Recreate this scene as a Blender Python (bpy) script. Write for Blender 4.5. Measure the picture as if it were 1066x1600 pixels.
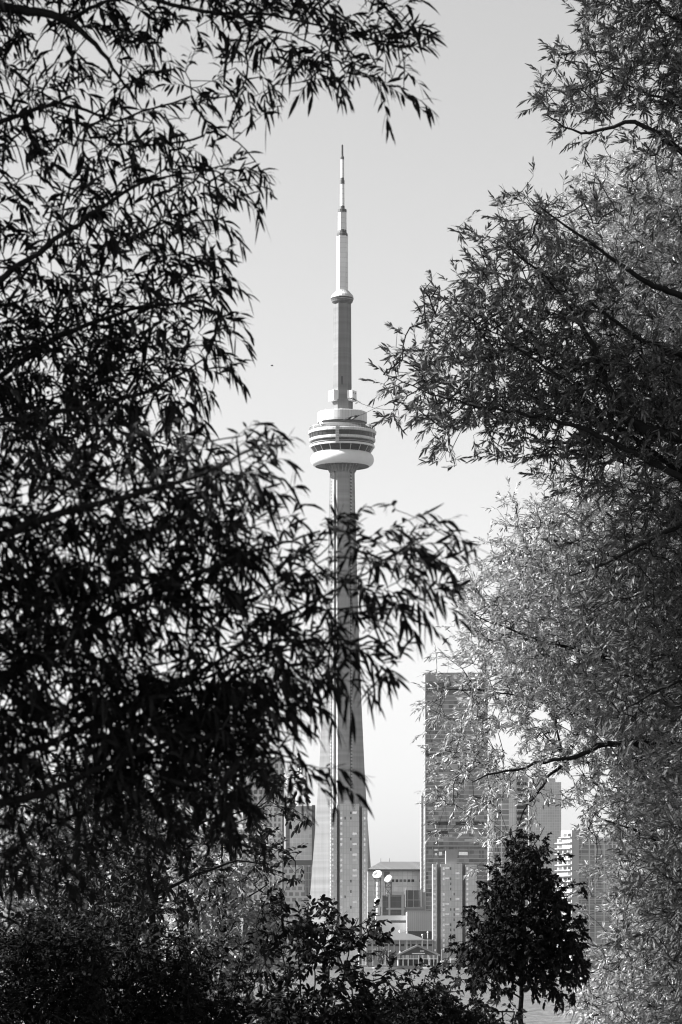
import bpy, math, random
import numpy as np

for _o in list(bpy.data.objects):
    bpy.data.objects.remove(_o, do_unlink=True)
SC = bpy.context.scene
COL = SC.collection
R = math.radians

# ------------------------------------------------------------------ camera
F, CX, HY, CAMZ = 5000.0, 533.0, 1503.0, 3.0      # focal length, principal column, horizon row (photo pixels), eye height (m)
cam_d = bpy.data.cameras.new('camera')
cam = bpy.data.objects.new('camera', cam_d)
COL.objects.link(cam)
cam.location = (0, 0, CAMZ)
cam.rotation_euler = (R(90), 0, 0)
cam_d.sensor_fit = 'VERTICAL'
cam_d.sensor_height = 36.0
cam_d.sensor_width = 24.0
cam_d.lens = 36.0 * F / 1600.0
cam_d.shift_y = (HY - 800.0) / 1600.0
cam_d.clip_start = 0.5
cam_d.clip_end = 30000
cam_d.dof.use_dof = True
cam_d.dof.focus_distance = 80.0
cam_d.dof.aperture_fstop = 10.5
SC.camera = cam

# ------------------------------------------------------------------ sky, sun, exposure
SUN_EL = 36.0
SUN_AZ = 3.0             # degrees the sun stands behind the picture plane, on the left
sdir = (-math.cos(R(SUN_EL)) * math.cos(R(SUN_AZ)), math.cos(R(SUN_EL)) * math.sin(R(SUN_AZ)), math.sin(R(SUN_EL)))
W = bpy.data.worlds.new('World')
SC.world = W
W.use_nodes = True
nt = W.node_tree
nt.nodes.clear()
sky = nt.nodes.new('ShaderNodeTexSky')
sky.sky_type = 'NISHITA'
sky.sun_disc = False
sky.sun_elevation = R(SUN_EL)
sky.sun_rotation = R(-(90 - SUN_AZ))
sky.altitude = 0
sky.air_density = 1.0
sky.dust_density = 1.6
sky.ozone_density = 1.0
bw = nt.nodes.new('ShaderNodeRGBToBW')
bg = nt.nodes.new('ShaderNodeBackground')
bg.inputs['Strength'].default_value = 0.08
wo = nt.nodes.new('ShaderNodeOutputWorld')
nt.links.new(sky.outputs[0], bw.inputs[0])
nt.links.new(bw.outputs[0], bg.inputs['Color'])
nt.links.new(bg.outputs[0], wo.inputs['Surface'])

sun_d = bpy.data.lights.new('sun', 'SUN')
sun_d.energy = 5.0
sun_d.angle = R(0.5)
sun_d.color = (1, 1, 1)
sun = bpy.data.objects.new('sun', sun_d)
COL.objects.link(sun)
from mathutils import Vector
sun.rotation_euler = Vector(sdir).to_track_quat('Z', 'Y').to_euler()

SC.view_settings.view_transform = 'Standard'
SC.view_settings.look = 'None'
SC.view_settings.gamma = 1.0
SC.view_settings.exposure = 1.55
SC.view_settings.use_curve_mapping = False
SC.cycles.pixel_filter_type = 'BLACKMAN_HARRIS'
SC.cycles.filter_width = 1.1


# ------------------------------------------------------------------ helpers
def P(px, py, D):
    return ((px - CX) / F * D, D, CAMZ + (HY - py) / F * D)


def tag(o, label=None, cat=None, group=None, kind=None):
    if label: o['label'] = label
    if cat: o['category'] = cat
    if group: o['group'] = group
    if kind: o['kind'] = kind
    return o


def thing(name, loc, label, cat, group=None):
    o = bpy.data.objects.new(name, None)
    o.empty_display_size = 0.5
    COL.objects.link(o)
    o.location = loc
    return tag(o, label, cat, group)


def origin_of(o):
    v = Vector((0, 0, 0))
    while o is not None:
        v += o.location
        o = o.parent
    return v


class MB:
    def __init__(s):
        s.v = []; s.f = []

    def add(s, vs, fs):
        b = len(s.v)
        s.v += [tuple(v) for v in vs]
        s.f += [tuple(b + i for i in f) for f in fs]
        return s

    def box(s, x0, x1, y0, y1, z0, z1):
        return s.add([(x0, y0, z0), (x1, y0, z0), (x1, y1, z0), (x0, y1, z0), (x0, y0, z1), (x1, y0, z1), (x1, y1, z1), (x0, y1, z1)],
                     [(0, 3, 2, 1), (4, 5, 6, 7), (0, 1, 5, 4), (1, 2, 6, 5), (2, 3, 7, 6), (3, 0, 4, 7)])

    def loft(s, rings, cap0=True, cap1=True):
        n = len(rings[0])
        vs = [p for r in rings for p in r]
        fs = []
        for k in range(len(rings) - 1):
            for i in range(n):
                j = (i + 1) % n
                fs.append((k * n + i, k * n + j, (k + 1) * n + j, (k + 1) * n + i))
        if cap0: fs.append(tuple(range(n - 1, -1, -1)))
        if cap1: fs.append(tuple((len(rings) - 1) * n + i for i in range(n)))
        return s.add(vs, fs)

    def lathe(s, prof, cx, cy, n=48, a0=0.0, caps=True):
        rings = []
        for r, z in prof:
            rings.append([(cx + r * math.cos(a0 + 2 * math.pi * i / n), cy + r * math.sin(a0 + 2 * math.pi * i / n), z) for i in range(n)])
        if prof[0][1] > prof[-1][1]:
            rings.reverse()
        return s.loft(rings, caps, caps)

    def tube(s, p0, p1, r0, r1=None, n=6):
        r1 = r0 if r1 is None else r1
        a = Vector(p0); b = Vector(p1)
        d = (b - a).normalized()
        u = d.orthogonal().normalized(); w = d.cross(u)
        rings = []
        for c, r in ((a, r0), (b, r1)):
            rings.append([tuple(c + (u * math.cos(2 * math.pi * i / n) + w * math.sin(2 * math.pi * i / n)) * r) for i in range(n)])
        return s.loft(rings)

    def build(s, name, m, parent=None, origin=None, smooth=False):
        o0 = origin_of(parent) if parent is not None else Vector(origin or (0, 0, 0))
        me = bpy.data.meshes.new(name)
        me.from_pydata([(v[0] - o0.x, v[1] - o0.y, v[2] - o0.z) for v in s.v], [], s.f)
        me.materials.append(m)
        if smooth:
            me.polygons.foreach_set('use_smooth', [True] * len(me.polygons))
        me.update()
        o = bpy.data.objects.new(name, me)
        COL.objects.link(o)
        if parent is not None:
            o.parent = parent
        else:
            o.location = o0
        return o


def lerp(tab, x):
    for (a, b), (c, d) in zip(tab, tab[1:]):
        if x <= c:
            return b + (d - b) * (x - a) / (c - a)
    return tab[-1][1]


# ------------------------------------------------------------------ materials (all greys: the photograph is black and white)
def newmat(name):
    m = bpy.data.materials.new(name)
    m.use_nodes = True
    n = m.node_tree.nodes
    return m, n, m.node_tree.links, n['Principled BSDF']


def g3(v):
    return (v, v, v, 1)


def plain(name, v, rough=0.7, var=0.12, scale=0.3, metal=0.0, spec=0.4):
    """grey paint, concrete or stone with soft uneven weathering"""
    m, n, l, b = newmat(name)
    tc = n.new('ShaderNodeTexCoord')
    no = n.new('ShaderNodeTexNoise')
    no.inputs['Scale'].default_value = scale
    no.inputs['Detail'].default_value = 5
    no.inputs['Roughness'].default_value = 0.65
    mp = n.new('ShaderNodeMapping')
    mp.inputs['Scale'].default_value = (1, 1, 0.35)
    rp = n.new('ShaderNodeMapRange')
    rp.inputs[1].default_value = 0.25; rp.inputs[2].default_value = 0.75
    rp.inputs[3].default_value = v * (1 - var); rp.inputs[4].default_value = v * (1 + var)
    l.new(tc.outputs['Object'], mp.inputs[0]); l.new(mp.outputs[0], no.inputs[0]); l.new(no.outputs[0], rp.inputs[0])
    l.new(rp.outputs[0], b.inputs['Base Color'])
    b.inputs['Roughness'].default_value = rough
    b.inputs['Metallic'].default_value = metal
    b.inputs['Specular IOR Level'].default_value = spec
    return m


def facade(name, c1, c2, mortar, bw_, bh, msize, rough=0.35, offset=0.0, spec=0.5, bias=0.0, msm=0.0, var=0.1):
    """a gridded wall: panes of varying grey between lighter or darker joints, laid out in metres along and up the wall"""
    m, n, l, b = newmat(name)
    tc = n.new('ShaderNodeTexCoord')
    sx = n.new('ShaderNodeSeparateXYZ')
    ad = n.new('ShaderNodeMath'); ad.operation = 'ADD'
    cb = n.new('ShaderNodeCombineXYZ')
    br = n.new('ShaderNodeTexBrick')
    br.offset = offset
    br.squash = 1.0
    br.inputs['Color1'].default_value = g3(c1)
    br.inputs['Color2'].default_value = g3(c2)
    br.inputs['Mortar'].default_value = g3(mortar)
    br.inputs['Scale'].default_value = 1.0
    br.inputs['Mortar Size'].default_value = msize
    br.inputs['Mortar Smooth'].default_value = msm
    br.inputs['Bias'].default_value = bias
    br.inputs['Brick Width'].default_value = bw_
    br.inputs['Row Height'].default_value = bh
    l.new(tc.outputs['Object'], sx.inputs[0])
    l.new(sx.outputs[0], ad.inputs[0]); l.new(sx.outputs[1], ad.inputs[1])
    l.new(ad.outputs[0], cb.inputs[0]); l.new(sx.outputs[2], cb.inputs[1])
    l.new(cb.outputs[0], br.inputs['Vector'])
    no = n.new('ShaderNodeTexNoise')
    no.inputs['Scale'].default_value = 0.06
    no.inputs['Detail'].default_value = 4
    rp = n.new('ShaderNodeMapRange')
    rp.inputs[1].default_value = 0.3; rp.inputs[2].default_value = 0.7
    rp.inputs[3].default_value = 1 - var; rp.inputs[4].default_value = 1 + var
    mu = n.new('ShaderNodeVectorMath'); mu.operation = 'SCALE'
    l.new(tc.outputs['Object'], no.inputs[0]); l.new(no.outputs[0], rp.inputs[0])
    l.new(br.outputs['Color'], mu.inputs[0]); l.new(rp.outputs[0], mu.inputs['Scale'])
    l.new(mu.outputs[0], b.inputs['Base Color'])
    b.inputs['Roughness'].default_value = rough
    b.inputs['Specular IOR Level'].default_value = spec
    return m


def slab_glazing(name):
    """curtain wall: narrow panes of differing reflectance under pale spandrel lines, a few blinds drawn"""
    m = facade(name, 0.09, 0.27, 0.20, 3.1, 2.62, 0.09, 0.22, 0.0, 0.5, 0.0, var=0.18)
    n, l = m.node_tree.nodes, m.node_tree.links
    b = n['Principled BSDF']
    src = b.inputs['Base Color'].links[0].from_socket
    tc = next(x for x in n if x.type == 'TEX_COORD'); sx = next(x for x in n if x.type == 'SEPXYZ')
    dv = n.new('ShaderNodeMath'); dv.operation = 'DIVIDE'; dv.inputs[1].default_value = 2.62
    fr = n.new('ShaderNodeMath'); fr.operation = 'FRACT'
    lt = n.new('ShaderNodeMath'); lt.operation = 'LESS_THAN'; lt.inputs[1].default_value = 0.20
    l.new(sx.outputs[2], dv.inputs[0]); l.new(dv.outputs[0], fr.inputs[0]); l.new(fr.outputs[0], lt.inputs[0])
    # whole bays with blinds drawn: blocky noise, wider than high
    sn = n.new('ShaderNodeVectorMath'); sn.operation = 'SNAP'; sn.inputs[1].default_value = (9.3, 50, 2.62)
    wn = n.new('ShaderNodeTexWhiteNoise'); wn.noise_dimensions = '3D'
    l.new(tc.outputs['Object'], sn.inputs[0]); l.new(sn.outputs[0], wn.inputs['Vector'])
    rp = n.new('ShaderNodeMapRange'); rp.inputs[1].default_value = 0.1; rp.inputs[2].default_value = 1.0
    rp.inputs[3].default_value = 0.82; rp.inputs[4].default_value = 1.3
    l.new(wn.outputs['Value'], rp.inputs[0])
    sc = n.new('ShaderNodeVectorMath'); sc.operation = 'SCALE'
    l.new(src, sc.inputs[0]); l.new(rp.outputs[0], sc.inputs['Scale'])
    mx = n.new('ShaderNodeMix'); mx.data_type = 'RGBA'
    mx.inputs[7].default_value = g3(0.36)
    l.new(lt.outputs[0], mx.inputs[0]); l.new(sc.outputs[0], mx.inputs[6])
    l.new(mx.outputs[2], b.inputs['Base Color'])
    return m


def leafmat(name, v, trans=0.0, var=0.45, rough=0.45, spec=0.5):
    """leaf blades: every leaf its own grey, some light passing through"""
    m, n, l, b = newmat(name)
    ge = n.new('ShaderNodeNewGeometry')
    rp = n.new('ShaderNodeMapRange')
    rp.inputs[3].default_value = v * (1 - var); rp.inputs[4].default_value = v * (1 + var)
    l.new(ge.outputs['Random Per Island'], rp.inputs[0])
    l.new(rp.outputs[0], b.inputs['Base Color'])
    b.inputs['Roughness'].default_value = rough
    b.inputs['Specular IOR Level'].default_value = spec
    if trans > 0:
        tr = n.new('ShaderNodeBsdfTranslucent')
        mx = n.new('ShaderNodeMixShader')
        mx.inputs[0].default_value = trans
        l.new(rp.outputs[0], tr.inputs['Color'])
        l.new(b.outputs[0], mx.inputs[1]); l.new(tr.outputs[0], mx.inputs[2])
        l.new(mx.outputs[0], n['Material Output'].inputs['Surface'])
    return m


M = dict(
    concrete=plain('tower_concrete', 0.36, 0.85, 0.13, 0.12),
    concrete_white=plain('white_cladding', 0.62, 0.6, 0.06, 0.15),
    steel_dark=plain('dark_steel', 0.06, 0.5, 0.2, 0.5),
    glass_dark=plain('dark_window_glass', 0.025, 0.15, 0.2, 0.4, spec=0.25),
    grey_mid=plain('grey_cladding', 0.26, 0.6, 0.1, 0.2),
    grey_dark=plain('dark_cladding', 0.10, 0.6, 0.15, 0.2),
    grey_light=plain('pale_cladding', 0.42, 0.6, 0.08, 0.2),
    white=plain('white_paint', 0.75, 0.5, 0.05, 0.4),
    brick=facade('condo_brick', 0.45, 0.52, 0.38, 1.6, 3.0, 0.10, 0.8, 0.0),
    brick_dark=plain('recess_shade_wall', 0.16, 0.8, 0.1, 0.2),  # condo wall in the recesses, their shade put into the colour
    window_pale=plain('coated_window_glass', 0.80, 0.12, 0.12, 0.9, metal=1.0),
    window_soft=plain('window_with_blind', 0.6, 0.4, 0.2, 0.9),
    bark=plain('bark', 0.016, 0.9, 0.4, 9.0, spec=0.08),
    bark_dark=plain('dark_bark', 0.013, 0.9, 0.4, 9.0, spec=0.1),
    soil=plain('shore_grass', 0.05, 0.9, 0.3, 0.8),
    city_ground=plain('city_ground', 0.10, 0.9, 0.2, 0.05),
    quay=plain('quay_concrete', 0.2, 0.8, 0.2, 0.3),
)


# ------------------------------------------------------------------ setting: ground, lake, far shore
def sheet(name, x0, x1, y0, y1, z, m, label=None):
    b = MB().box(x0, x1, y0, y1, z - 1.5, z)
    return tag(b.build(name, m), kind='structure')


SHORE_NEAR, SHORE_FAR = 118.0, 1715.0
sheet('ground', -3000, 3000, -60, SHORE_NEAR, 0.0, M['soil'])
sheet('far_ground', -3000, 3000, SHORE_FAR, 6000, 0.6, M['city_ground'])

wm, n, l, b = newmat('lake_water_surface')
b.inputs['Base Color'].default_value = g3(0.09)
b.inputs['Roughness'].default_value = 0.3
b.inputs['IOR'].default_value = 1.45
tc = n.new('ShaderNodeTexCoord')
mp = n.new('ShaderNodeMapping'); mp.inputs['Scale'].default_value = (0.75, 0.3, 1)
mp.inputs['Rotation'].default_value = (0, 0, R(2.5))
n1 = n.new('ShaderNodeTexNoise'); n1.inputs['Scale'].default_value = 0.45; n1.inputs['Detail'].default_value = 6; n1.inputs['Roughness'].default_value = 0.6
bp = n.new('ShaderNodeBump'); bp.inputs['Strength'].default_value = 1.0; bp.inputs['Distance'].default_value = 7.0
l.new(tc.outputs['Object'], mp.inputs[0]); l.new(mp.outputs[0], n1.inputs[0]); l.new(n1.outputs[0], bp.inputs['Height']); l.new(bp.outputs[0], b.inputs['Normal'])
wb = MB().add([(-3000, SHORE_NEAR - 3, -1.0), (3000, SHORE_NEAR - 3, -1.0), (3000, SHORE_FAR + 1, -1.0), (-3000, SHORE_FAR + 1, -1.0)], [(0, 1, 2, 3)])
tag(wb.build('lake_water', wm), kind='structure')
qb = MB().box(-2500, 2500, SHORE_FAR - 1.2, SHORE_FAR - 0.004, -1.8, 1.0)
tag(qb.build('quay_wall', M['quay'], origin=(0, SHORE_FAR, 0)), 'long low concrete quay wall along the far shore', 'wall')

# ------------------------------------------------------------------ the tall observation tower
TD = 2200.0
TS = TD / F
TX = (535.0 - CX) * TS


def tz(y):
    return CAMZ + (HY - y) * TS


tower = thing('observation_tower', (TX, TD, 0.6), 'tall slender concrete observation tower with round pod and white antenna mast, middle of picture', 'tower')
LEG = [R(-86), R(154), R(34)]


def ysection(Rl, a, t, z):
    pts = []
    for i, th in enumerate(LEG):
        # go round clockwise seen from above: -86, -206 (=154), -326 (=34)
        d = (math.cos(th), math.sin(th)); p = (-math.sin(th), math.cos(th))       # p is 90 deg counter-clockwise
        mid = th - R(60)
        Rr = max(Rl, a + 0.02)
        # outer corners: ccw side first, then cw side
        pts.append((d[0] * Rr + p[0] * t / 2, d[1] * Rr + p[1] * t / 2))
        pts.append((d[0] * Rr - p[0] * t / 2, d[1] * Rr - p[1] * t / 2))
        h = 1.732 * a - t                                                          # half width of the core face
        h = max(h, 0.05)
        mx, my = math.cos(mid), math.sin(mid)
        lx, ly = -math.sin(mid), math.cos(mid)
        pts.append((mx * a + lx * h, my * a + ly * h))
        pts.append((mx * a - lx * h, my * a - ly * h))
    pts.reverse()
    return [(TX + x, TD + y, z) for x, y in pts]


RT = [(735, 7.5), (800, 8.1), (900, 9.6), (1000, 11.2), (1100, 13.2), (1200, 15.6), (1300, 18.8), (1400, 22.6), (1515, 27.6)]
AT = [(735, 6.9), (1100, 7.1), (1515, 7.6)]
TT = [(735, 8.0), (1515, 8.8)]
b = MB()
ys = list(range(1509, 725, -18)) + [727]
b.loft([ysection(lerp(RT, y), lerp(AT, y), lerp(TT, y), tz(y)) for y in ys])
conc, n, l, bs = newmat('slip_formed_concrete')
tc = n.new('ShaderNodeTexCoord'); sx = n.new('ShaderNodeSeparateXYZ')
wv = n.new('ShaderNodeTexNoise'); wv.inputs['Scale'].default_value = 0.5; wv.inputs['Detail'].default_value = 5
mp = n.new('ShaderNodeMapping'); mp.inputs['Scale'].default_value = (1.0, 1.0, 0.04)
w2 = n.new('ShaderNodeTexNoise'); w2.noise_dimensions = '1D'; w2.inputs['Scale'].default_value = 0.25; w2.inputs['Detail'].default_value = 4
ad = n.new('ShaderNodeMath'); ad.operation = 'ADD'
rp = n.new('ShaderNodeMapRange'); rp.inputs[1].default_value = 0.6; rp.inputs[2].default_value = 1.4; rp.inputs[3].default_value = 0.12; rp.inputs[4].default_value = 0.22
l.new(tc.outputs['Object'], mp.inputs[0]); l.new(mp.outputs[0], wv.inputs[0]); l.new(tc.outputs['Object'], sx.inputs[0]); l.new(sx.outputs[2], w2.inputs['W'])
l.new(wv.outputs[0], ad.inputs[0]); l.new(w2.outputs[0], ad.inputs[1]); l.new(ad.outputs[0], rp.inputs[0]); l.new(rp.outputs[0], bs.inputs['Base Color'])
bs.inputs['Roughness'].default_value = 0.85
bs.inputs['Specular IOR Level'].default_value = 0.15
M['conc'] = conc
conc2 = conc.copy(); conc2.name = 'slip_formed_concrete_lit_tone'  # same concrete lightened: haze and sunlit brightness of the legs in its colour
for nd in conc2.node_tree.nodes:
    if nd.type == 'MAP_RANGE':
        nd.inputs[3].default_value = 0.21; nd.inputs[4].default_value = 0.32
shaft = b.build('shaft', conc2, tower)

# lift tracks: ladders of dark openings running up the core faces between the legs
for th in (R(-146), R(-26)):
    mx, my = math.cos(th), math.sin(th); lx, ly = -my, mx
    gb = MB(); rb = MB()

    def on_face(b_, l0, l1, o0, o1, z0, z1, a0, a1):
        q = []
        for z, a in ((z0, a0), (z1, a1)):
            for ll, oo in ((l0, o0), (l1, o0), (l1, o1), (l0, o1)):
                q.append((TX + mx * (a + oo) + lx * ll, TD + my * (a + oo) + ly * ll, z))
        b_.add(q, [(0, 3, 2, 1), (4, 5, 6, 7), (0, 1, 5, 4), (1, 2, 6, 5), (2, 3, 7, 6), (3, 0, 4, 7)])
    l0, l1 = (-3.5, -2.3) if th < R(-90) else (-2.2, 0.2)
    if th < R(-90):
        eb = MB()
        on_face(eb, 0.5, 2.7, -0.3, 0.3, tz(1500), tz(738), lerp(AT, 1500), lerp(AT, 738))
        eb.build('lift_glass', M['glass_dark'], tower)
    y = 1500
    on_face(gb, l0, l1, -0.3, 0.25, tz(1500), tz(738), lerp(AT, 1500), lerp(AT, 738))
    tr = gb.build('lift_track', facade('sunlit_track_rungs', 0.12, 0.14, 0.24, 40, 2.3, 0.5, 0.6) if th < R(-90) else facade('shaded_track_rungs', 0.26, 0.3, 0.05, 40, 2.3, 0.5, 0.6), tower)  # one kind of track, its sunlit and shaded faces toned apart in the colour


def hexring(a, z, rot=-86):
    rv = a / math.cos(R(30))
    return [(TX + rv * math.cos(R(rot + 30 + 60 * i)), TD + rv * math.sin(R(rot + 30 + 60 * i)), z) for i in range(6)]


b = MB(); b.loft([hexring(5.75, tz(640)), hexring(5.55, tz(600)), hexring(5.35, tz(520)), hexring(5.25, tz(471))])
b.build('upper_shaft', conc, tower)
b = MB(); b.loft([hexring(6.3, tz(648)), hexring(6.3, tz(626))])
b.build('shaft_collar', conc, tower)
# equipment boxes clamped round the shaft above the pod
for ang in (-146, -26, 94):
    a = R(ang)
    mx, my = math.cos(a), math.sin(a); lx, ly = -my, mx
    q = []
    for z in (tz(628), tz(612)):
        for ll, oo in ((-3.4, 5.0), (3.4, 5.0), (3.4, 9.3), (-3.4, 9.3)):
            q.append((TX + mx * oo + lx * ll, TD + my * oo + ly * ll, z))
    bb = MB().add(q, [(0, 3, 2, 1), (4, 5, 6, 7), (0, 1, 5, 4), (1, 2, 6, 5), (2, 3, 7, 6), (3, 0, 4, 7)])
    bo = bb.build('equipment_box', M['concrete_white'], tower)
    for ll in (-2.2, 1.2):
        vb = MB()
        q = []
        for z in (tz(617), tz(615)):
            for l2, oo in ((ll, 9.25), (ll + 1, 9.25), (ll + 1, 9.36), (ll, 9.36)):
                q.append((TX + mx * oo + lx * l2, TD + my * oo + ly * l2, z))
        vb.add(q, [(0, 3, 2, 1), (4, 5, 6, 7), (0, 1, 5, 4), (1, 2, 6, 5), (2, 3, 7, 6), (3, 0, 4, 7)])
        vb.build('vent', M['steel_dark'], bo)
b = MB().box(TX - 0.9, TX + 0.5, TD - 5.62, TD - 5.5, tz(603), tz(590))
b.build('access_hatch', M['steel_dark'], tower)


def lat(name, prof, m, n=64, parent=None, smooth=False, px=True, a0=0.0):
    return MB().lathe([(r * TS, tz(y)) for r, y in prof], TX, TD, n, a0).build(name, m, parent or tower, smooth=smooth)


M['fascia'] = facade('fascia_panels', 0.46, 0.56, 0.28, 2.4, 30, 0.09, 0.6, var=0.12)
# the pod, top to bottom (radius and height in photo pixels at the tower's distance)
lat('pod_crown', [(38.6, 661), (38.8, 658), (38.6, 646), (37.6, 645)], M['fascia'], 64)
lat('crown_recess', [(36.0, 665.5), (36.0, 660.8)], M['grey_dark'])
roof = lat('pod_roof', [(51.0, 674.5), (50.5, 673.2), (36.0, 664.5), (20, 663)], M['grey_dark'])
lat('upper_fascia', [(52.0, 679.3), (53.1, 678.7), (53.4, 675.2), (52, 674.3)], M['fascia'])
w1 = lat('window_band', [(50.6, 687), (51.0, 679.2)], M['glass_dark'])
lat('middle_fascia', [(50.8, 690.9), (51.7, 690.4), (51.9, 686.9), (50.9, 686.4)], M['fascia'])
w2_ = lat('window_band', [(48.2, 698), (48.4, 690.8)], M['glass_dark'])
lat('deck_rail', [(48.6, 695.2), (49.2, 695.0), (49.2, 694.3), (48.6, 694.0)], M['grey_mid'])
lat('lower_fascia', [(49.6, 700.0), (50.6, 699.6), (50.8, 697.2), (49.6, 696.8)], M['concrete_white'])
w3 = lat('window_band', [(43.0, 709.0), (48.9, 699.9)], M['glass_dark'])
for wb_, ra, rb_, ya, yb, k in ((w1, 51.1, 50.75, 679.4, 687, 36), (w2_, 48.5, 48.35, 691, 697, 36), (w3, 49.0, 43.2, 700.1, 708.7, 18)):
    for i in range(k):
        a = 2 * math.pi * (i + 0.3) / k
        mb = MB()
        mb.tube((TX + ra * TS * math.cos(a), TD + ra * TS * math.sin(a), tz(ya)), (TX + rb_ * TS * math.cos(a), TD + rb_ * TS * math.sin(a), tz(yb)), 0.16 if k > 20 else 0.3, n=4)
        mb.build('mullion', M['grey_light'] if k < 20 else M['steel_dark'], wb_)
# lift overrun climbing the front of the pod
mb = MB()
for i in range(7):
    mb.box(TX - 4.6 + 0.0, TX - 2.2, TD - 53.9 * TS - 0.4, TD - 50.5 * TS, tz(700.5 - 3.9 * i), tz(697.4 - 3.9 * i))
mb.build('window_cleaning_gantry', M['grey_light'], tower)
prof = [(42.4, 729.2)]
for i in range(19):
    t = -1.22 + i / 18.0 * (math.pi - 0.7)
    prof.append((39.0 + 10.6 * math.cos(t), 718.6 - 10.8 * math.sin(t)))
prof.append((30, 707.5))
MB().lathe([(r * TS, tz(y)) for r, y in prof], TX, TD, 80, 0.0, False).build('radome', M['concrete_white'], tower, smooth=True)
MB().lathe([(r * TS, tz(y)) for r, y in [(42.3, 729.1), (41.0, 729.1), (40.4, 727.6), (26, 722.5), (17, 721.5)]], TX, TD, 64, 0.0, False).build('pod_underside', M['grey_dark'], tower)
for i in range(24):
    mb = MB()
    a = 2 * math.pi * i / 24
    ca, sa = math.cos(a), math.sin(a)
    mb.tube((TX + 19 * TS * ca, TD + 19 * TS * sa, tz(739)), (TX + 27 * TS * ca, TD + 27 * TS * sa, tz(725)), 0.45, n=4)
    mb.build('support_bracket', M['grey_mid'], tower)
# dishes and rails on the pod roof
random.seed(5)
mb = MB()
for i in range(64):
    a = 2 * math.pi * i / 64; a2 = 2 * math.pi * (i + 1) / 64
    p0 = (TX + 51 * TS * math.cos(a), TD + 51 * TS * math.sin(a)); p1 = (TX + 51 * TS * math.cos(a2), TD + 51 * TS * math.sin(a2))
    mb.tube((p0[0], p0[1], tz(674.4)), (p0[0], p0[1], tz(668.5)), 0.11, n=4)
    mb.tube((p0[0], p0[1], tz(668.6)), (p1[0], p1[1], tz(668.6)), 0.11, n=4)
mb.build('safety_rail', M['grey_light'], roof)
for i in range(26):
    a = R(random.choice([random.uniform(140, 262), random.uniform(300, 385), random.uniform(20, 150)]))
    r = random.uniform(44, 49.5) * TS
    zz = tz(671)
    mb = MB()
    h = random.uniform(0.9, 2.2)
    mb.tube((TX + r * math.cos(a), TD + r * math.sin(a), zz - 0.6), (TX + r * math.cos(a), TD + r * math.sin(a), zz + h), 0.14, n=5)
    c = Vector((TX + r * math.cos(a), TD + r * math.sin(a), zz + h)); d = Vector((math.cos(a), math.sin(a), 0.1)).normalized()
    mb.tube(c - d * 0.25, c + d * 0.35, 0.35, random.uniform(0.8, 1.25), n=12)
    mb.build('microwave_dish', random.choice([M['white'], M['grey_light'], M['grey_dark']]), tower)
for x, h in ((-26, 4), (-14, 3), (-2, 5.5), (9, 4), (30, 6), (22, 3)):
    mb = MB().tube((TX + x * TS, TD - 20 * TS, tz(646)), (TX + x * TS, TD - 20 * TS, tz(646 - h)), 0.16, n=5)
    mb.build('whip_aerial', M['grey_light'], tower)
# sky deck under the mast
deck = lat('upper_deck', [(12.5, 474.5), (15.5, 471.5), (17.4, 468), (17.6, 464.5), (16.4, 461.5), (12.6, 457.6), (9.4, 454.5)], M['fascia'], 24)
lat('deck_window', [(17.75, 470.0 - 1.8), (17.95, 467.9 - 1.8)], M['glass_dark'], 24, deck)
lat('deck_soffit', [(12.8, 475.6), (16.2, 472.2), (16.6, 470.4), (17.3, 469.2)], M['grey_dark'], 24, deck)
for i in range(24):
    mb = MB()
    a = 2 * math.pi * i / 24
    mb.tube((TX + 17.3 * TS * math.cos(a), TD + 17.3 * TS * math.sin(a), tz(464.0)), (TX + 10.6 * TS * math.cos(a), TD + 10.6 * TS * math.sin(a), tz(455.4)), 0.16, n=4)
    mb.build('deck_rib', M['grey_mid'], deck)
# mast
mast_m = facade('mast_panels', 0.60, 0.64, 0.36, 30, 3.4, 0.10, 0.5)
mast = lat('antenna_mast', [(9.0, 457), (8.9, 369)], mast_m, 6, a0=R(-56))
lat('mast_section', [(6.8, 362), (6.6, 331)], mast_m, 6, mast, a0=R(-56))
lat('mast_section', [(3.5, 323), (3.2, 287)], mast_m, 8, mast)
lat('mast_section', [(3.0, 278), (2.7, 249)], mast_m, 8, mast)
lat('mast_band', [(8.6, 369.4), (8.6, 365.5), (7.9, 364.6), (7.0, 364), (6.6, 359.5)], M['steel_dark'], 12, mast)
lat('mast_band', [(6.9, 332), (6.9, 327.5), (4.0, 326.5), (3.7, 322)], M['steel_dark'], 12, mast)
lat('mast_band', [(3.6, 287.6), (3.6, 282), (2.8, 281), (2.8, 277)], M['steel_dark'], 12, mast)
lat('mast_tip', [(2.9, 249.5), (2.9, 246), (1.7, 243), (1.5, 227), (0.8, 226)], M['steel_dark'], 8, mast)


# ------------------------------------------------------------------ the city
def rect_on(px0, px1, py0, py1, D, t0=0.05, t1=0.4):
    """box on a wall that stands at distance D, standing t0 proud of it and t1 into it"""
    x0, _, z1 = P(px0, py0, D)
    x1, _, z0 = P(px1, py1, D)
    return MB().box(x0, x1, D - t0, D + t1, z0, z1)


def block(px0, px1, ytop, D, depth, ybot=None):
    x0, _, z1 = P(px0, ytop, D)
    x1 = P(px1, ytop, D)[0]
    z0 = 0.6 if ybot is None else P(px0, ybot, D)[2]
    return MB().box(x0, x1, D, D + depth, z0, z1)


def building(name, px, D, label, cat, group=None):
    return thing(name, (P(px, HY, D)[0], D, 0.6), label, cat, group)


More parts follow.
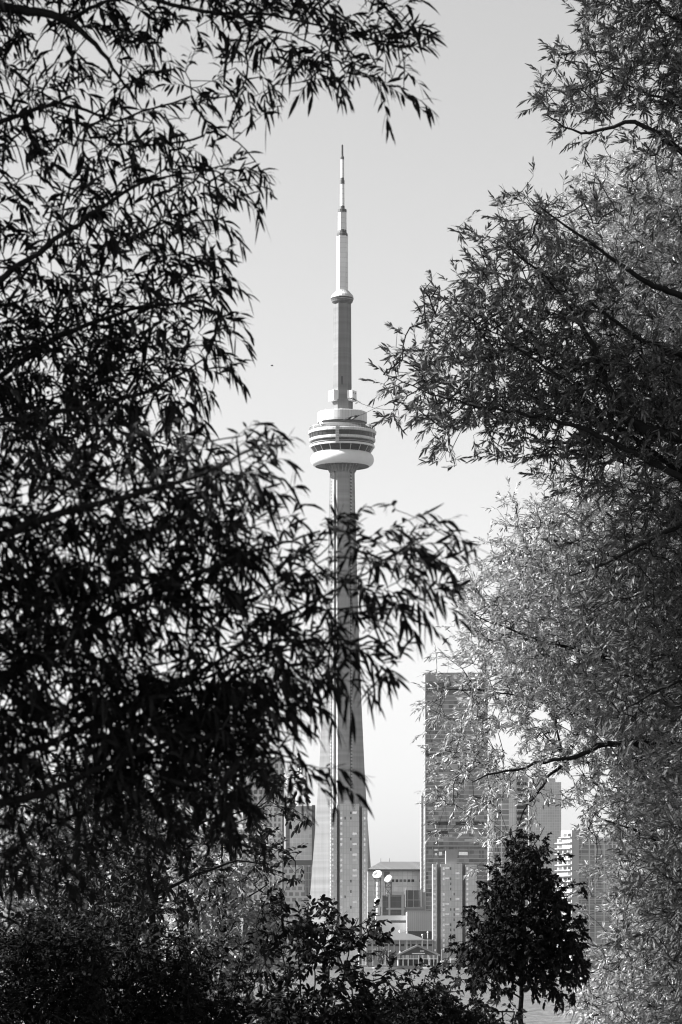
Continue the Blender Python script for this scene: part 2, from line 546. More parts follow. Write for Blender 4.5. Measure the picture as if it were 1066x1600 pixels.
def window_set(root, cols, rows, D, mats, rng, limit=100, keep=0.9, proud=0.06):
    """each window its own part; copies share their mesh by size"""
    cache = {}
    k = 0
    rest = MB()
    o0 = origin_of(root)
    for (c0, c1, hh, kp) in cols:
        for ry in rows:
            if rng.random() > kp * keep: continue
            m = rng.choice(mats)
            x0, _, z1 = P(c0, ry, D); x1, _, z0 = P(c1, ry + hh, D)
            if k >= limit:
                rest.box(x0, x1, D - proud, D + 0.2, z0, z1)
                continue
            key = (round(x1 - x0, 2), round(z1 - z0, 2), m.name)
            if key not in cache:
                me = bpy.data.meshes.new('window')
                bx = MB().box(-(x1 - x0) / 2, (x1 - x0) / 2, -proud, 0.2, -(z1 - z0) / 2, (z1 - z0) / 2)
                me.from_pydata(bx.v, [], bx.f); me.materials.append(m); me.update()
                cache[key] = me
            o = bpy.data.objects.new('window', cache[key])
            o.location = ((x0 + x1) / 2 - o0.x, D - o0.y, (z0 + z1) / 2 - o0.z)
            o.parent = root
            COL.objects.link(o)
            k += 1
    if rest.v:
        o = rest.build('window', mats[0], root)
        o['kind'] = 'stuff'


rng = random.Random(11)

# --- condominium in front of the tower's foot
CD = 1790.0
c1 = building('condo_tower', 546, CD, 'narrow brick condominium tower standing right in front of the concrete tower base', 'building', 'brick condominium towers by the water')
block(517.5, 526.5, 1264, CD, 20).build('wall_bay', M['brick'], c1)
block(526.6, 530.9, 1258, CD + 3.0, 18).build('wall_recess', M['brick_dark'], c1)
block(531, 561.5, 1256, CD, 22).build('wall_bay', M['brick'], c1)
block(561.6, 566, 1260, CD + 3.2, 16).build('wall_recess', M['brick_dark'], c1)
block(566.1, 574.5, 1262, CD, 20).build('wall_bay', M['brick'], c1)
block(538, 553, 1250, CD + 5, 10).build('roof_plant_room', M['grey_mid'], c1)
rows = [1268 + 8.2 * i for i in range(27)]
window_set(c1, [(568.6, 571.2, 4.4, 1.0), (518.6, 521.2, 3.6, 0.95), (532, 535.2, 4.0, 0.7), (551, 557.5, 3.4, 0.38)], rows, CD, [M['window_pale'], M['window_pale'], M['window_soft']], rng, 84, 1.0)
window_set(c1, [(538.6, 540.2, 4.2, 0.3), (547.6, 549.4, 4.2, 0.3)], rows, CD, [M['glass_dark']], rng, 16)

# --- its twin further right
DD = 1775.0
c2 = building('condo_tower', 706, DD, 'broad brick condominium tower just left of the small dark maple sapling', 'building', 'brick condominium towers by the water')
block(676.5, 683.2, 1350, DD, 20).build('wall_bay', M['brick'], c2)
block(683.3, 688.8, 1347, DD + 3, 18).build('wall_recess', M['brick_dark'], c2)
block(688.9, 722.5, 1350, DD, 22).build('wall_bay', M['brick'], c2)
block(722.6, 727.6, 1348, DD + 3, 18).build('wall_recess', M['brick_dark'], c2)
block(727.7, 745, 1351, DD, 20).build('wall_bay', M['brick'], c2)
block(697, 714, 1329, DD + 2, 14).build('roof_plant_room', M['grey_mid'], c2)
rows = [1355 + 8.0 * i for i in range(17)]
window_set(c2, [(677.8, 681, 3.6, 0.9), (692, 695, 4.4, 0.95), (696, 702, 2.6, 0.55), (712, 718, 3.0, 0.4), (729, 732, 4.0, 0.8)], rows, DD, [M['window_pale'], M['window_soft'], M['window_pale']], rng, 80, 1.0)
window_set(c2, [(703.8, 705.2, 4.0, 0.5), (709, 710.4, 4.0, 0.6)], rows, DD, [M['glass_dark']], rng, 18)

# --- the tall glass slab on the right
GD = 1960.0
gl = building('glass_skyscraper', 717, GD, 'tall broad grey glass skyscraper rising behind the right hand willow', 'building')
M['glass_slab'] = slab_glazing('glass_curtain_wall')
block(664.5, 762.2, 1064, GD, 40, None).build('curtain_wall', M['glass_slab'], gl)
block(664.5, 762.2, 1051, GD, 40, 1063.9).build('parapet_screen', facade('pale_screen', 0.25, 0.28, 0.2, 3.0, 6.0, 0.1, 0.6), gl)
rect_on(666, 761, 1066.5, 1082, GD, 0.12).build('plant_louvre', M['grey_dark'], gl)
for y0, x0, x1 in ((1177, 666, 690), (1284, 668, 704), (1298, 668, 700), (1284, 712, 756), (1131, 668, 684), (1245, 740, 758)):
    rect_on(x0, x1, y0, y0 + 5.2, GD, 0.1).build('dark_window_row', M['glass_dark'], gl)
for y0, x0, x1 in ((1304, 694, 700), (1304, 702, 707), (1118, 668, 688), (1214, 667, 689), (1236, 700, 716), (1311, 680, 693), (1311, 726, 744), (1262, 668, 690)):
    rect_on(x0, x1, y0, y0 + 3.4, GD, 0.1).build('pale_window_row', M['grey_light'], gl)
rect_on(664.4, 762.3, 1320.5, 1323, GD, 1.6).build('ledge', M['grey_mid'], gl)
for x in (665.5, 676, 696, 714.5, 733, 752):
    rect_on(x - 0.6, x + 0.6, 1323.1, 1340, GD, 0.9).build('pilaster', M['grey_mid'], gl)
for x0, x1, y0, y1 in ((680, 683, 1333, 1336.5), (686, 691, 1331, 1336.5), (717, 731, 1331, 1336.2), (679, 684, 1327, 1329)):
    rect_on(x0, x1, y0, y1, GD, 0.12).build('window', M['window_pale'], gl)
rect_on(664.3, 665.6, 1064, 1440, GD, 0.5).build('corner_fin', M['grey_light'], gl)

sl = building('slim_block', 661, 2080, 'sliver of a slim gridded block peeping out left of the glass skyscraper', 'building')
block(658.4, 668, 1243, 2080, 30).build('wall', facade('slim_block_grid', 0.16, 0.3, 0.4, 2.4, 3.2, 0.35, 0.6), sl)
block(660, 668, 1239.5, 2083, 20, 1243).build('roof_plant_room', M['grey_mid'], sl)

# --- residential block behind the willow, with the column of white balconies
RD = 2140.0
rb0 = building('apartment_block', 796, RD, 'pale apartment block with a ladder of white balconies beside the glass skyscraper', 'building')
M['apt'] = facade('apartment_grid', 0.2, 0.4, 0.72, 5.2, 3.6, 0.34, 0.5)
block(763.2, 795.4, 1208, RD, 30).build('wall', M['apt'], rb0)
block(795.5, 806.3, 1200, RD - 2, 30).build('corner_pier', facade('pier_grid', 0.66, 0.72, 0.54, 1.6, 3.4, 0.2, 0.7), rb0)
block(806.4, 826, 1213, RD, 30).build('wall', M['apt'], rb0)
for i in range(24):
    y = 1222 + 7.9 * i
    bo = rect_on(763.6, 770, y, y + 4.6, RD, 1.8).build('balcony', M['white'], rb0)
for i in range(14):
    y = 1222 + 9.2 * i
    rect_on(808, 823, y, y + 5, RD, 0.1).build('dark_window_row', M['glass_dark'], rb0)

gb0 = building('office_block', 852, 2300, 'plain mid grey office block behind the maple top', 'building')
block(826.5, 877, 1222, 2300, 40).build('wall', facade('office_fine_grid', 0.46, 0.54, 0.62, 1.7, 1.9, 0.2, 0.5), gb0)
block(832, 868, 1216, 2304, 30, 1222).build('parapet', M['grey_mid'], gb0)

wd = building('balcony_tower', 884, 1830, 'white stepped balcony tower just right of the maple top', 'building')
WX0, WX1 = P(873.5, HY, 1830)[0], P(893.5, HY, 1830)[0]
WY0, WY1 = 1843.0, 1830.0


def slanted(u0, u1, y0, y1, o0, o1):
    # prism on the slanted face (u runs 0..1 along it, o metres out of it), between two photo rows
    e = Vector((WX1 - WX0, WY1 - WY0, 0)); nn_ = Vector((WY1 - WY0, -(WX1 - WX0), 0)).normalized()
    o_ = Vector((WX0, WY0, 0))
    q = []
    for z in (P(0, y1, 1830)[2], P(0, y0, 1830)[2]):
        for u, o in ((u0, o1), (u1, o1), (u1, o0), (u0, o0)):
            p = o_ + e * u + nn_ * o
            q.append((p.x, p.y, z))
    return MB().add(q, [(0, 3, 2, 1), (4, 5, 6, 7), (0, 1, 5, 4), (1, 2, 6, 5), (2, 3, 7, 6), (3, 0, 4, 7)])


slanted(0, 1, 1310, 1500, -5, 0).build('wall', M['grey_light'], wd)
slanted(0.25, 1, 1297, 1309.9, -5, 0).build('stepped_top', M['grey_light'], wd)
for i in range(20):
    y = 1301 + 8.6 * i
    for u0, u1 in ((0.08, 0.34), (0.42, 0.66), (0.74, 0.95)):
        if y < 1309 and u0 < 0.2: continue
        slanted(u0, u1, y + 1, y + 5.8, -0.3, 0.06).build('window', M[rng.choice(['grey_dark', 'grey_mid', 'glass_dark'])], wd)
    slanted(-0.06 if y > 1309 else 0.22, 1.02, y + 6.2, y + 7.6, -0.2, 1.3).build('balcony', M['grey_light'], wd)
we = building('framed_apartments', 930, 1850, 'grey apartment building with white frame grid seen through right willow leaves', 'building')
block(894.5, 966, 1308, 1850, 25).build('wall', facade('dim_glass_bays', 0.2, 0.42, 0.5, 4.0, 3.1, 0.15, 0.35), we)
for i in range(20):
    y = 1310 + 8.6 * i
    rect_on(894.6, 966.1, y, y + 1.2, 1850, 0.5).build('floor_slab', M['concrete_white'], we)
for x in (902, 921, 930, 944, 957):
    rect_on(x - 0.9, x + 0.9, 1308, 1485, 1850, 0.8).build('frame_column', M['concrete_white'], we)

# --- buildings on the left, behind the trees
lb = building('office_tower', 420, 2050, 'office tower with square window grid behind left trees, its right edge free', 'building')
block(380, 441.5, 1190, 2050, 30).build('wall', facade('punched_windows', 0.12, 0.18, 0.46, 3.4, 4.2, 0.75, 0.6), lb)
block(404, 436, 1183, 2053, 16, 1190).build('roof_plant_room', M['grey_mid'], lb)
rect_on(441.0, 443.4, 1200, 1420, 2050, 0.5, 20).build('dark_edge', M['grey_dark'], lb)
lw = building('pale_slab', 440, 1990, 'low pale slab with regular windows left of the mirrored glass block', 'building')
block(424, 440.4, 1262, 1990, 20).build('wall', facade('pale_punched', 0.14, 0.2, 0.46, 2.6, 3.3, 0.6, 0.6), lw)
block(424, 446, 1258, 1992, 18, 1262).build('parapet', M['grey_light'], lw)
lg = building('mirror_glass_block', 470, 2270, 'mirrored glass block with wide panes immediately left of the concrete tower', 'building')
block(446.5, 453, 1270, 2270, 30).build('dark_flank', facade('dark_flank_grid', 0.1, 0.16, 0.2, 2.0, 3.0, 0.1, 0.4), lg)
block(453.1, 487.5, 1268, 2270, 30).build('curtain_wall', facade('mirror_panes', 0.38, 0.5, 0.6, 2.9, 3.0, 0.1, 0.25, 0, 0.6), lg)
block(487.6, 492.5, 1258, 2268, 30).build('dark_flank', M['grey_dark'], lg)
block(446.5, 487.5, 1259.5, 2272, 24, 1267.9).build('roof_screen', M['grey_mid'], lg)
ll_ = building('chequered_office', 455, 2245, 'lower office block with chequered window rows and dark roof band', 'building')
block(405, 488, 1352, 2245, 30).build('wall', facade('chequered_windows', 0.14, 0.26, 0.42, 4.2, 4.0, 0.75, 0.5, 0.5), ll_)
block(453, 489, 1344, 2246, 30, 1351.9).build('roof_band', M['grey_dark'], ll_)
rect_on(476, 487, 1354, 1400, 2245, 0.1).build('narrow_window_bay', facade('narrow_bay', 0.06, 0.12, 0.26, 1.1, 5.0, 0.25, 0.5), ll_)

# --- the low blocks between the tower and the skyscraper
ar = building('arena', 622, 2120, 'wide low hall with dark overhanging roof behind the satellite dishes', 'building')
block(575, 664, 1361, 2120, 60).build('wall', facade('hall_panels', 0.4, 0.48, 0.3, 3.2, 3.5, 0.12, 0.6), ar)
x0, _, za = P(574, 1358.5, 2120); x1, _, zb = P(666, 1346, 2120)
b = MB(); b.add([(x0, 2116, za), (x1, 2116, za), (x1, 2180, za), (x0, 2180, za), (x0 + 9, 2125, zb), (x1, 2125, zb), (x1, 2172, zb), (x0 + 9, 2172, zb)],
                [(0, 3, 2, 1), (4, 5, 6, 7), (0, 1, 5, 4), (1, 2, 6, 5), (2, 3, 7, 6), (3, 0, 4, 7)])
b.build('roof', facade('ribbed_roof', 0.10, 0.14, 0.24, 1.7, 20, 0.12, 0.6), ar)
rect_on(574, 664.4, 1358.6, 1361.4, 2120, 3.0).build('eaves', M['grey_dark'], ar)
window_set(ar, [(612 + 6.2 * i, 616.4 + 6.2 * i, 4.2, 1) for i in range(8)], [1374], 2120, [M['grey_dark'], M['glass_dark']], rng)
rect_on(600, 609, 1362, 1371, 2120, 0.2).build('louvre', M['grey_dark'], ar)
rect_on(577, 664, 1383, 1385, 2120, 0.3).build('ledge', M['grey_light'], ar)
for x, h in ((595, 6), (608.5, 6)):
    MB().tube(P(x, 1347, 2126), P(x, 1347 - h, 2126), 0.35, 0.25).build('roof_mast', M['grey_mid'], ar)

bc = building('studio_building', 628, 1900, 'blocky studio building with big framed dark windows below the dishes', 'building')
block(604, 665, 1394, 1900, 25).build('wall', M['grey_mid'], bc)
for x0, x1, y0, y1 in ((610.5, 627, 1401, 1418), (610.5, 627, 1421, 1429.5), (598.5, 606.5, 1401, 1429.5)):
    rect_on(x0, x1, y0, y1, 1900, 0.1).build('window', facade('studio_pane', 0.05, 0.08, 0.12, 3.0, 3.2, 0.08, 0.2), bc)
block(597.5, 603.9, 1399, 1901, 20).build('wall', M['grey_dark'], bc)
for x in (609, 628.4, 630.2):
    rect_on(x - 0.9, x + 0.9, 1396, 1430, 1900, 0.7).build('frame_post', M['grey_light'], bc)
for y in (1396, 1419):
    rect_on(603.8, 632.5, y, y + 2.2, 1900, 0.9).build('frame_beam', M['grey_light'], bc)
rect_on(634, 657, 1391, 1417, 1900, 0.1).build('glazed_hall', facade('glazed_hall_grid', 0.05, 0.09, 0.3, 3.4, 9.8, 0.16, 0.25), bc)
rect_on(632.8, 663, 1417, 1419.8, 1900, 1.0).build('frame_beam', M['grey_mid'], bc)
rect_on(632.6, 634, 1388, 1417, 1900, 0.8).build('frame_post', M['window_pale'], bc)
rect_on(657, 659.5, 1388, 1417, 1900, 0.8).build('frame_post', M['grey_light'], bc)


def dish(px, py, r, D, label, ybase, tilt):
    t = thing('satellite_dish', P(px, ybase, D), label, 'satellite dish', 'white satellite dishes beside the tower')
    s = D / F
    c = Vector(P(px, py, D))
    ax = Vector((-0.30, -0.80, 0.55)) if tilt > 0 else Vector((-0.62, -0.62, 0.45))
    ax.normalize()
    u = ax.orthogonal().normalized(); w = ax.cross(u)
    rings = []
    rr = r * s
    prof = [(0.06, 0.34), (0.4, 0.29), (0.75, 0.12), (1.0, -0.12), (1.0, -0.16), (0.74, 0.06), (0.4, 0.22), (0.05, 0.27)]
    for q, h in prof:
        rings.append([tuple(c - ax * (h * rr) + (u * math.cos(2 * math.pi * i / 28) + w * math.sin(2 * math.pi * i / 28)) * (q * rr)) for i in range(28)])
    MB().loft(rings).build('reflector', M['white'], t, smooth=True)
    mb = MB()
    for k in range(3):
        a = 2 * math.pi * k / 3 + 0.4
        mb.tube(c + ax * 0.14 * rr + (u * math.cos(a) + w * math.sin(a)) * rr * 0.95, c + ax * rr * 0.75, 0.12, n=4)
    mb.build('feed_arm', M['grey_light'], t)
    MB().tube(c - ax * rr * 0.3, Vector((c.x, c.y + rr * .3, c.z - rr * 1.0)), 0.9, 0.8, 8).build('pivot', M['grey_light'], t)
    mb = MB()
    b0 = P(px, ybase, D)
    top = c.z - rr * 0.95
    hw = 4.6 * s
    for sx_ in (-1, 1):
        for sy_ in (-1, 1):
            mb.tube((c.x + sx_ * hw, D + 2 + sy_ * hw, b0[2]), (c.x + sx_ * hw, D + 2 + sy_ * hw, top), 0.35, n=5)
    k = 0
    z = b0[2]
    while z < top - 2:
        z2 = min(z + 4.5, top)
        mb.tube((c.x - hw, D + 2 - hw, z), (c.x + hw, D + 2 - hw, z2), 0.2, n=4)
        mb.tube((c.x + hw, D + 2 - hw, z), (c.x - hw, D + 2 - hw, z2), 0.2, n=4)
        mb.tube((c.x - hw, D + 2 - hw, z2), (c.x + hw, D + 2 - hw, z2), 0.25, n=4)
        z = z2
    mb.box(c.x - hw * 1.3, c.x + hw * 1.3, D + 2 - hw * 1.2, D + 2 + hw * 1.2, top, top + 0.7)
    mb.build('lattice_mast', M['grey_dark'], t)
    return t


dish(590, 1366.5, 7.4, 1885, 'larger white satellite dish on the tall mast next to the concrete tower foot', 1431, 1)
dish(607, 1373.5, 6.8, 1887, 'smaller white satellite dish right of the larger one, on shorter stand above studio roof', 1399, -1)
pl = building('pale_pipe_stack', 591, 1880, 'pale ribbed vent stack in front of the tall dish mast', 'vent stack')
mb = MB()
x, _, z0 = P(591, 1431, 1880)
mb.lathe([(1.3, 0.6), (1.3, P(0, 1418, 1880)[2]), (2.1, P(0, 1416, 1880)[2]), (2.3, P(0, 1406, 1880)[2]), (1.2, P(0, 1403, 1880)[2]), (1.2, P(0, 1378, 1880)[2])], x, 1880, 14)
mb.build('stack', M['grey_light'], pl)
mb = MB()
for yy in (1384, 1392, 1398):
    mb.lathe([(1.5, P(0, yy + 1, 1880)[2]), (1.5, P(0, yy, 1880)[2])], x, 1880, 14)
mb.build('collar', M['grey_mid'], pl)
b1 = building('pale_hall', 612, 1840, 'long plain pale block with a dark slot above the waterfront roof', 'building')
block(587.5, 636, 1430.5, 1840, 30).build('wall', plain('pale_hall_wall', 0.60, 0.7, 0.06, 0.05), b1)
rect_on(610.3, 634.5, 1438, 1441.8, 1840, 0.1).build('slot_window', M['grey_dark'], b1)
b2 = building('ribbed_hall', 657, 1825, 'square ribbed grey hall left of the broad brick condominium', 'building')
block(636.2, 680, 1424.5, 1825, 30, 1455).build('wall', facade('ribbed_cladding', 0.5, 0.54, 0.42, 1.1, 40, 0.12, 0.6), b2)
block(637, 680, 1455.1, 1826, 28).build('base', M['grey_dark'], b2)
rect_on(636, 680.4, 1423, 1424.6, 1825, 0.6).build('coping', M['grey_light'], b2)

# waterfront terminal with pale swept roof
tm = building('ferry_terminal', 625, 1765, 'low waterfront terminal with long pale swept roof behind the gabled pavilion', 'building')
D0 = 1765
block(572, 679, 1468.5, D0, 30).build('wall', M['grey_mid'], tm)
pts = [(585, 1461.5), (600, 1460.5), (612, 1459), (628, 1457), (642, 1459.5), (654, 1463.5), (662, 1467.5), (664, 1468.4), (585, 1468.4)]
ring0 = [P(x, y, D0 - 3) for x, y in pts]
ring1 = [(q[0], D0 + 35, q[2]) for q in ring0]
MB().loft([ring0, ring1]).build('swept_roof', M['white'], tm)
rect_on(571, 679.5, 1467.8, 1470, D0, 1.5).build('roof_edge', M['grey_light'], tm)
rect_on(592, 602, 1463.6, 1466, D0 - 3, 0.1).build('roof_slot', M['grey_dark'], tm)
window_set(tm, [(575 + 8.6 * i, 580.5 + 8.6 * i, 3.6, 1) for i in range(12)], [1475], D0, [M['glass_dark']], rng, 100, 1.0)
window_set(tm, [(575 + 8.6 * i, 580.5 + 8.6 * i, 6, 1) for i in range(12)], [1485], D0, [M['grey_dark']], rng, 100, 0.8)
for i in range(13):
    x = 573 + 8.6 * i
    rect_on(x - 0.7, x + 0.7, 1470, 1500, D0, 0.5).build('pier', M['grey_light'], tm)

# gabled pavilion on the quay
pv = building('gabled_pavilion', 652, 1728, 'small open pavilion with wide dark gable roof on the quay', 'pavilion')
D1 = 1728
gz = [P(616, 1493.5, D1), P(653, 1476, D1), P(688, 1491.5, D1)]
dz = 1.0
f = [gz[0], gz[1], gz[2], (gz[2][0], D1, gz[2][2] - dz), (gz[1][0], D1, gz[1][2] - dz), (gz[0][0], D1, gz[0][2] - dz)]
MB().loft([[(p[0], D1 - 2, p[2]) for p in f], [(p[0], D1 + 16, p[2]) for p in f]]).build('roof', M['grey_mid'], pv)
q = [gz[0], (gz[2][0], D1, gz[2][2] - .9), gz[1]]
tri = [(P(621, 1492.8, D1)[0], P(621, 1492.8, D1)[2]), (P(684, 1491.6, D1)[0], P(684, 1491.6, D1)[2]), (gz[1][0], gz[1][2] - 1.1)]
MB().loft([[(a, D1 - 0.2, c) for a, c in tri], [(a, D1 + 12, c) for a, c in tri]]).build('gable', M['steel_dark'], pv)
rect_on(656.5, 663, 1484.5, 1487.6, D1 - 0.3, 0.1).build('sign_panel', M['grey_light'], pv)
rect_on(644, 664, 1489.2, 1490.6, D1 - 0.3, 0.1).build('name_board', M['window_pale'], pv)
for x in (622, 630, 638, 646, 654, 662, 670, 678, 684):
    MB().tube(P(x, 1510, D1), P(x, 1492.5, D1), 0.28, n=6).build('post', M['white'] if x not in (646, 662) else M['grey_light'], pv)
rect_on(621, 684.5, 1497.5, 1498.6, D1, 0.3, 0.3).build('rail', M['white'], pv)
block(624, 682, 1499, D1 + 8, 6).build('back_wall', M['glass_dark'], pv)

# arched footbridge
br_ = building('footbridge', 716, 1722, 'white arched footbridge over the slip left of the maple', 'bridge')
mb = MB(); rl = MB()
prev = None
for i in range(15):
    t = i / 14
    x = 688 + 52 * t
    y = 1505.5 - 6.2 * math.sin(math.pi * min(1, 0.06 + t * 0.72) ** 1.0)
    p = P(x, y, 1722)
    if prev:
        mb.loft([[(prev[0], 1722 + dy, prev[2] + dz_) for dy, dz_ in ((0, 0), (3, 0), (3, 1.0), (0, 1.0))], [(p[0], 1722 + dy, p[2] + dz_) for dy, dz_ in ((0, 0), (3, 0), (3, 1.0), (0, 1.0))]])
        rl.tube((prev[0], 1721.8, prev[2] + 2.0), (p[0], 1721.8, p[2] + 2.0), 0.13, n=4)
        rl.tube((p[0], 1721.8, p[2] + 0.8), (p[0], 1721.8, p[2] + 2.0), 0.1, n=4)
    prev = p
mb.build('deck', M['white'], br_)
rl.build('railing', M['grey_light'], br_)
for x in (703, 733):
    MB().tube(P(x, 1512, 1723.5), P(x, 1503, 1723.5), 0.5, n=6).build('pier', M['grey_light'], br_)


# boats along the quay
def boat(px, D, ln, label, mastpx=0, m='white'):
    t = thing('moored_boat', P(px, 1514, D), label, 'boat', 'boats moored at the far quay')
    x, _, _ = P(px, 1514, D)
    z = -1.05
    h = ln * 0.5
    hull = []
    for zz, k in ((z, 0.72), (z + 0.6, 0.92), (z + 1.25, 1.0)):
        hull.append([(x - h * k, D - 0.4, zz), (x - h * k * 0.3, D - 1.2 * k, zz), (x + h * 0.5 * k, D - 1.1 * k, zz), (x + h * k * 1.05, D, zz), (x + h * 0.5 * k, D + 1.1 * k, zz), (x - h * k * 0.3, D + 1.2 * k, zz), (x - h * k, D + 0.4, zz)])
    MB().loft(hull).build('hull', M[m], t)
    MB().box(x - h * 0.45, x + h * 0.2, D - 0.8, D + 0.8, z + 1.25, z + 2.3).build('cabin', M['grey_light'], t)
    MB().box(x - h * 0.4, x + h * 0.15, D - 0.83, D + 0.83, z + 1.6, z + 2.0).build('cabin_window', M['glass_dark'], t)
    if mastpx:
        MB().tube((x, D, z + 1.2), (x, D, z + 1.2 + mastpx * D / F), 0.12, 0.08, 5).build('mast', M['white'], t)
        MB().tube((x, D, z + 2.6), (x - h * 0.8, D, z + 2.7), 0.09, n=5).build('boom', M['grey_light'], t)


boat(602, 1708, 7, 'white sailing boat with tall mast left of the gabled pavilion', 22)
boat(612, 1709, 6, 'small mastless grey boat beside the sailing boat', 0, 'grey_light')
boat(704, 1706, 7, 'sailing boat with short mast under the left end of the footbridge', 15)
boat(733, 1705, 9, 'white cabin boat beside the maple under the footbridge end', 0)
for px, y0, h, lab in ((636, 1468, 18, 'tall white flagpole rising over the swept terminal roof'), (624.5, 1467, 12, 'thin pale pole on the terminal left of the tall flagpole'),
                       (668.5, 1470, 13, 'white lighting mast right of the swept roof'), (660, 1470, 9, 'short white mast on the right roof edge'),
                       (625, 1510, 22, 'white pole in front of the pavilion left post'), (561, 1511, 20, 'pale pole near the far shore left of the terminal')):
    D2 = 1740 if y0 > 1500 else 1763.2
    t = thing('mast_pole', (P(px, y0, D2)[0], D2, 0.6), lab, 'pole', 'white poles on the waterfront')
    q = P(px, y0 - h, D2)
    MB().tube((q[0], D2, 0.6), q, 0.33, 0.16, 6).build('pole', M['white'], t)
    MB().lathe([(0.5, q[2] - 0.2), (0.5, q[2] + 0.3), (0.1, q[2] + 0.6)], q[0], D2, 8).build('cap', M['white'], t)


for px, h, lab in ((566, 9, 'street lamp on the quay nearest the tower foot'), (583, 9, 'street lamp between the quay trees and the tower foot'), (607, 8, 'street lamp just left of the gabled pavilion'), (690, 9, 'street lamp at the left end of the footbridge'), (699, 8, 'street lamp standing under the footbridge curve'), (722, 9, 'street lamp right of the footbridge middle')):
    D2 = 1719.0
    t = thing('street_lamp', (P(px, HY, D2)[0], D2, 0.6), lab, 'street lamp', 'street lamps along the far quay')
    x = P(px, HY, D2)[0]; zt_ = 0.6 + h
    MB().tube((x, D2, 0.6), (x, D2, zt_), 0.16, 0.1, 6).build('post', M['grey_light'], t)
    MB().tube((x, D2, zt_), (x + 1.1, D2, zt_ + 0.3), 0.09, n=5).build('arm', M['grey_light'], t)
    MB().lathe([(0.1, zt_ + 0.1), (0.34, zt_ + 0.18), (0.3, zt_ + 0.36), (0.05, zt_ + 0.45)], x + 1.2, D2, 8).build('lamp_head', M['white'], t)
boat(572, 1709, 8, 'white boat with a tall mast nearest the tower foot', 20)
boat(590, 1707, 6, 'low white cabin boat left of the tall masted one beside the pavilion', 0)
boat(672, 1707, 8, 'white masted boat moored before the pavilion right half', 17)

# ------------------------------------------------------------------ vegetation
def nrm(a):
    return a / np.maximum(np.linalg.norm(a, axis=-1, keepdims=True), 1e-9)


def np_mesh(name, verts, loops, sizes, mat, parent):
    o0 = origin_of(parent)
    me = bpy.data.meshes.new(name)
    verts = np.asarray(verts, dtype=np.float32) - np.array(o0, dtype=np.float32)
    me.vertices.add(len(verts)); me.vertices.foreach_set('co', verts.ravel())
    me.loops.add(len(loops)); me.loops.foreach_set('vertex_index', np.asarray(loops, dtype=np.int32))
    me.polygons.add(len(sizes))
    st = np.concatenate(([0], np.cumsum(sizes)[:-1])).astype(np.int32)
    me.polygons.foreach_set('loop_start', st)
    me.materials.append(mat)
    me.update(calc_edges=True)
    me.validate()
    o = bpy.data.objects.new(name, me)
    COL.objects.link(o)
    o.parent = parent
    return o


TMPL = {
    'lance': ([0.0, .2, .5, .78, 1.0], [0, .72, 1.0, .62, 0]),
    'oval': ([0.0, .22, .5, .8, 1.0], [0, .85, 1.0, .7, 0]),
    'maple': ([0.0, .12, .42, .62, 1.0], [0, .75, 1.0, .5, 0]),
}


def leaf_mesh(p, d, nn, L, Wd, curl, shape, fold=0.12):
    """N leaf blades: 8 vertices, 4 faces each, bending towards the ground"""
    N = len(p)
    ts, ws = TMPL[shape]
    s = nrm(np.cross(d, nn))
    nn = np.cross(s, d)
    V = np.zeros((N, 8, 3))
    down = np.array([0, 0, -1.0])
    idx = 0
    for k, (t, w) in enumerate(zip(ts, ws)):
        c = p + L[:, None] * (t * d + (curl * t * t)[:, None] * down)
        if w == 0:
            V[:, idx] = c; idx += 1
        else:
            off = s * (Wd * w * 0.5)[:, None]
            lift = nn * (Wd * w * fold)[:, None]
            V[:, idx] = c - off + lift; V[:, idx + 1] = c + off + lift; idx += 2
    base = np.arange(N)[:, None] * 8
    fl = np.array([0, 2, 1, 1, 2, 4, 3, 3, 4, 6, 5, 5, 6, 7])
    loops = (base + fl[None, :]).ravel()
    sizes = np.tile([3, 4, 4, 3], N)
    return V.reshape(-1, 3), loops, sizes


def seg_mesh(a, b, ra, rb, n=5):
    N = len(a)
    d = nrm(b - a)
    ref = np.where(np.abs(d[:, 2:3]) > 0.9, np.array([[1.0, 0, 0]]), np.array([[0, 0, 1.0]]))
    u = nrm(np.cross(d, ref)); w = np.cross(d, u)
    V = np.zeros((N, 2 * n, 3))
    for i in range(n):
        a_ = 2 * math.pi * i / n
        o = u * math.cos(a_) + w * math.sin(a_)
        V[:, i] = a + o * ra[:, None] - d * (ra * 0.3)[:, None]
        V[:, n + i] = b + o * rb[:, None] + d * (rb * 0.3)[:, None]
    fl = []
    for i in range(n):
        j = (i + 1) % n
        fl += [i, j, n + j, n + i]
    loops = (np.arange(N)[:, None] * 2 * n + np.array(fl)[None, :]).ravel()
    return V.reshape(-1, 3), loops, np.full(N * n, 4)


def PW(uvw, D):
    s = D / F
    Dd = D + uvw[:, 2] * s
    return np.stack([(uvw[:, 0] - CX) / F * Dd, Dd, CAMZ + (HY - uvw[:, 1]) / F * Dd], axis=1)


def sample_grid(rows, rs, unit, cell=60, K=1.0):
    """rows: (y, x0, [cover in percent per cell]); returns target points so that leaves cover about that share"""
    pts = []
    for y, x0, cov in rows:
        for i, c in enumerate(cov):
            if c <= 0: continue
            lai = -math.log(1 - min(c, 98.5) / 100.0)
            n = lai * cell * cell / unit * K
            k = int(n) + (1 if rs.random() < n - int(n) else 0)
            if k:
                q = rs.random((k, 2)) * cell
                q += rs.normal(0, 5, (k, 2))
                pts.append(q + np.array([x0 + i * cell, y]))
    return np.concatenate(pts) if pts else np.zeros((0, 2))


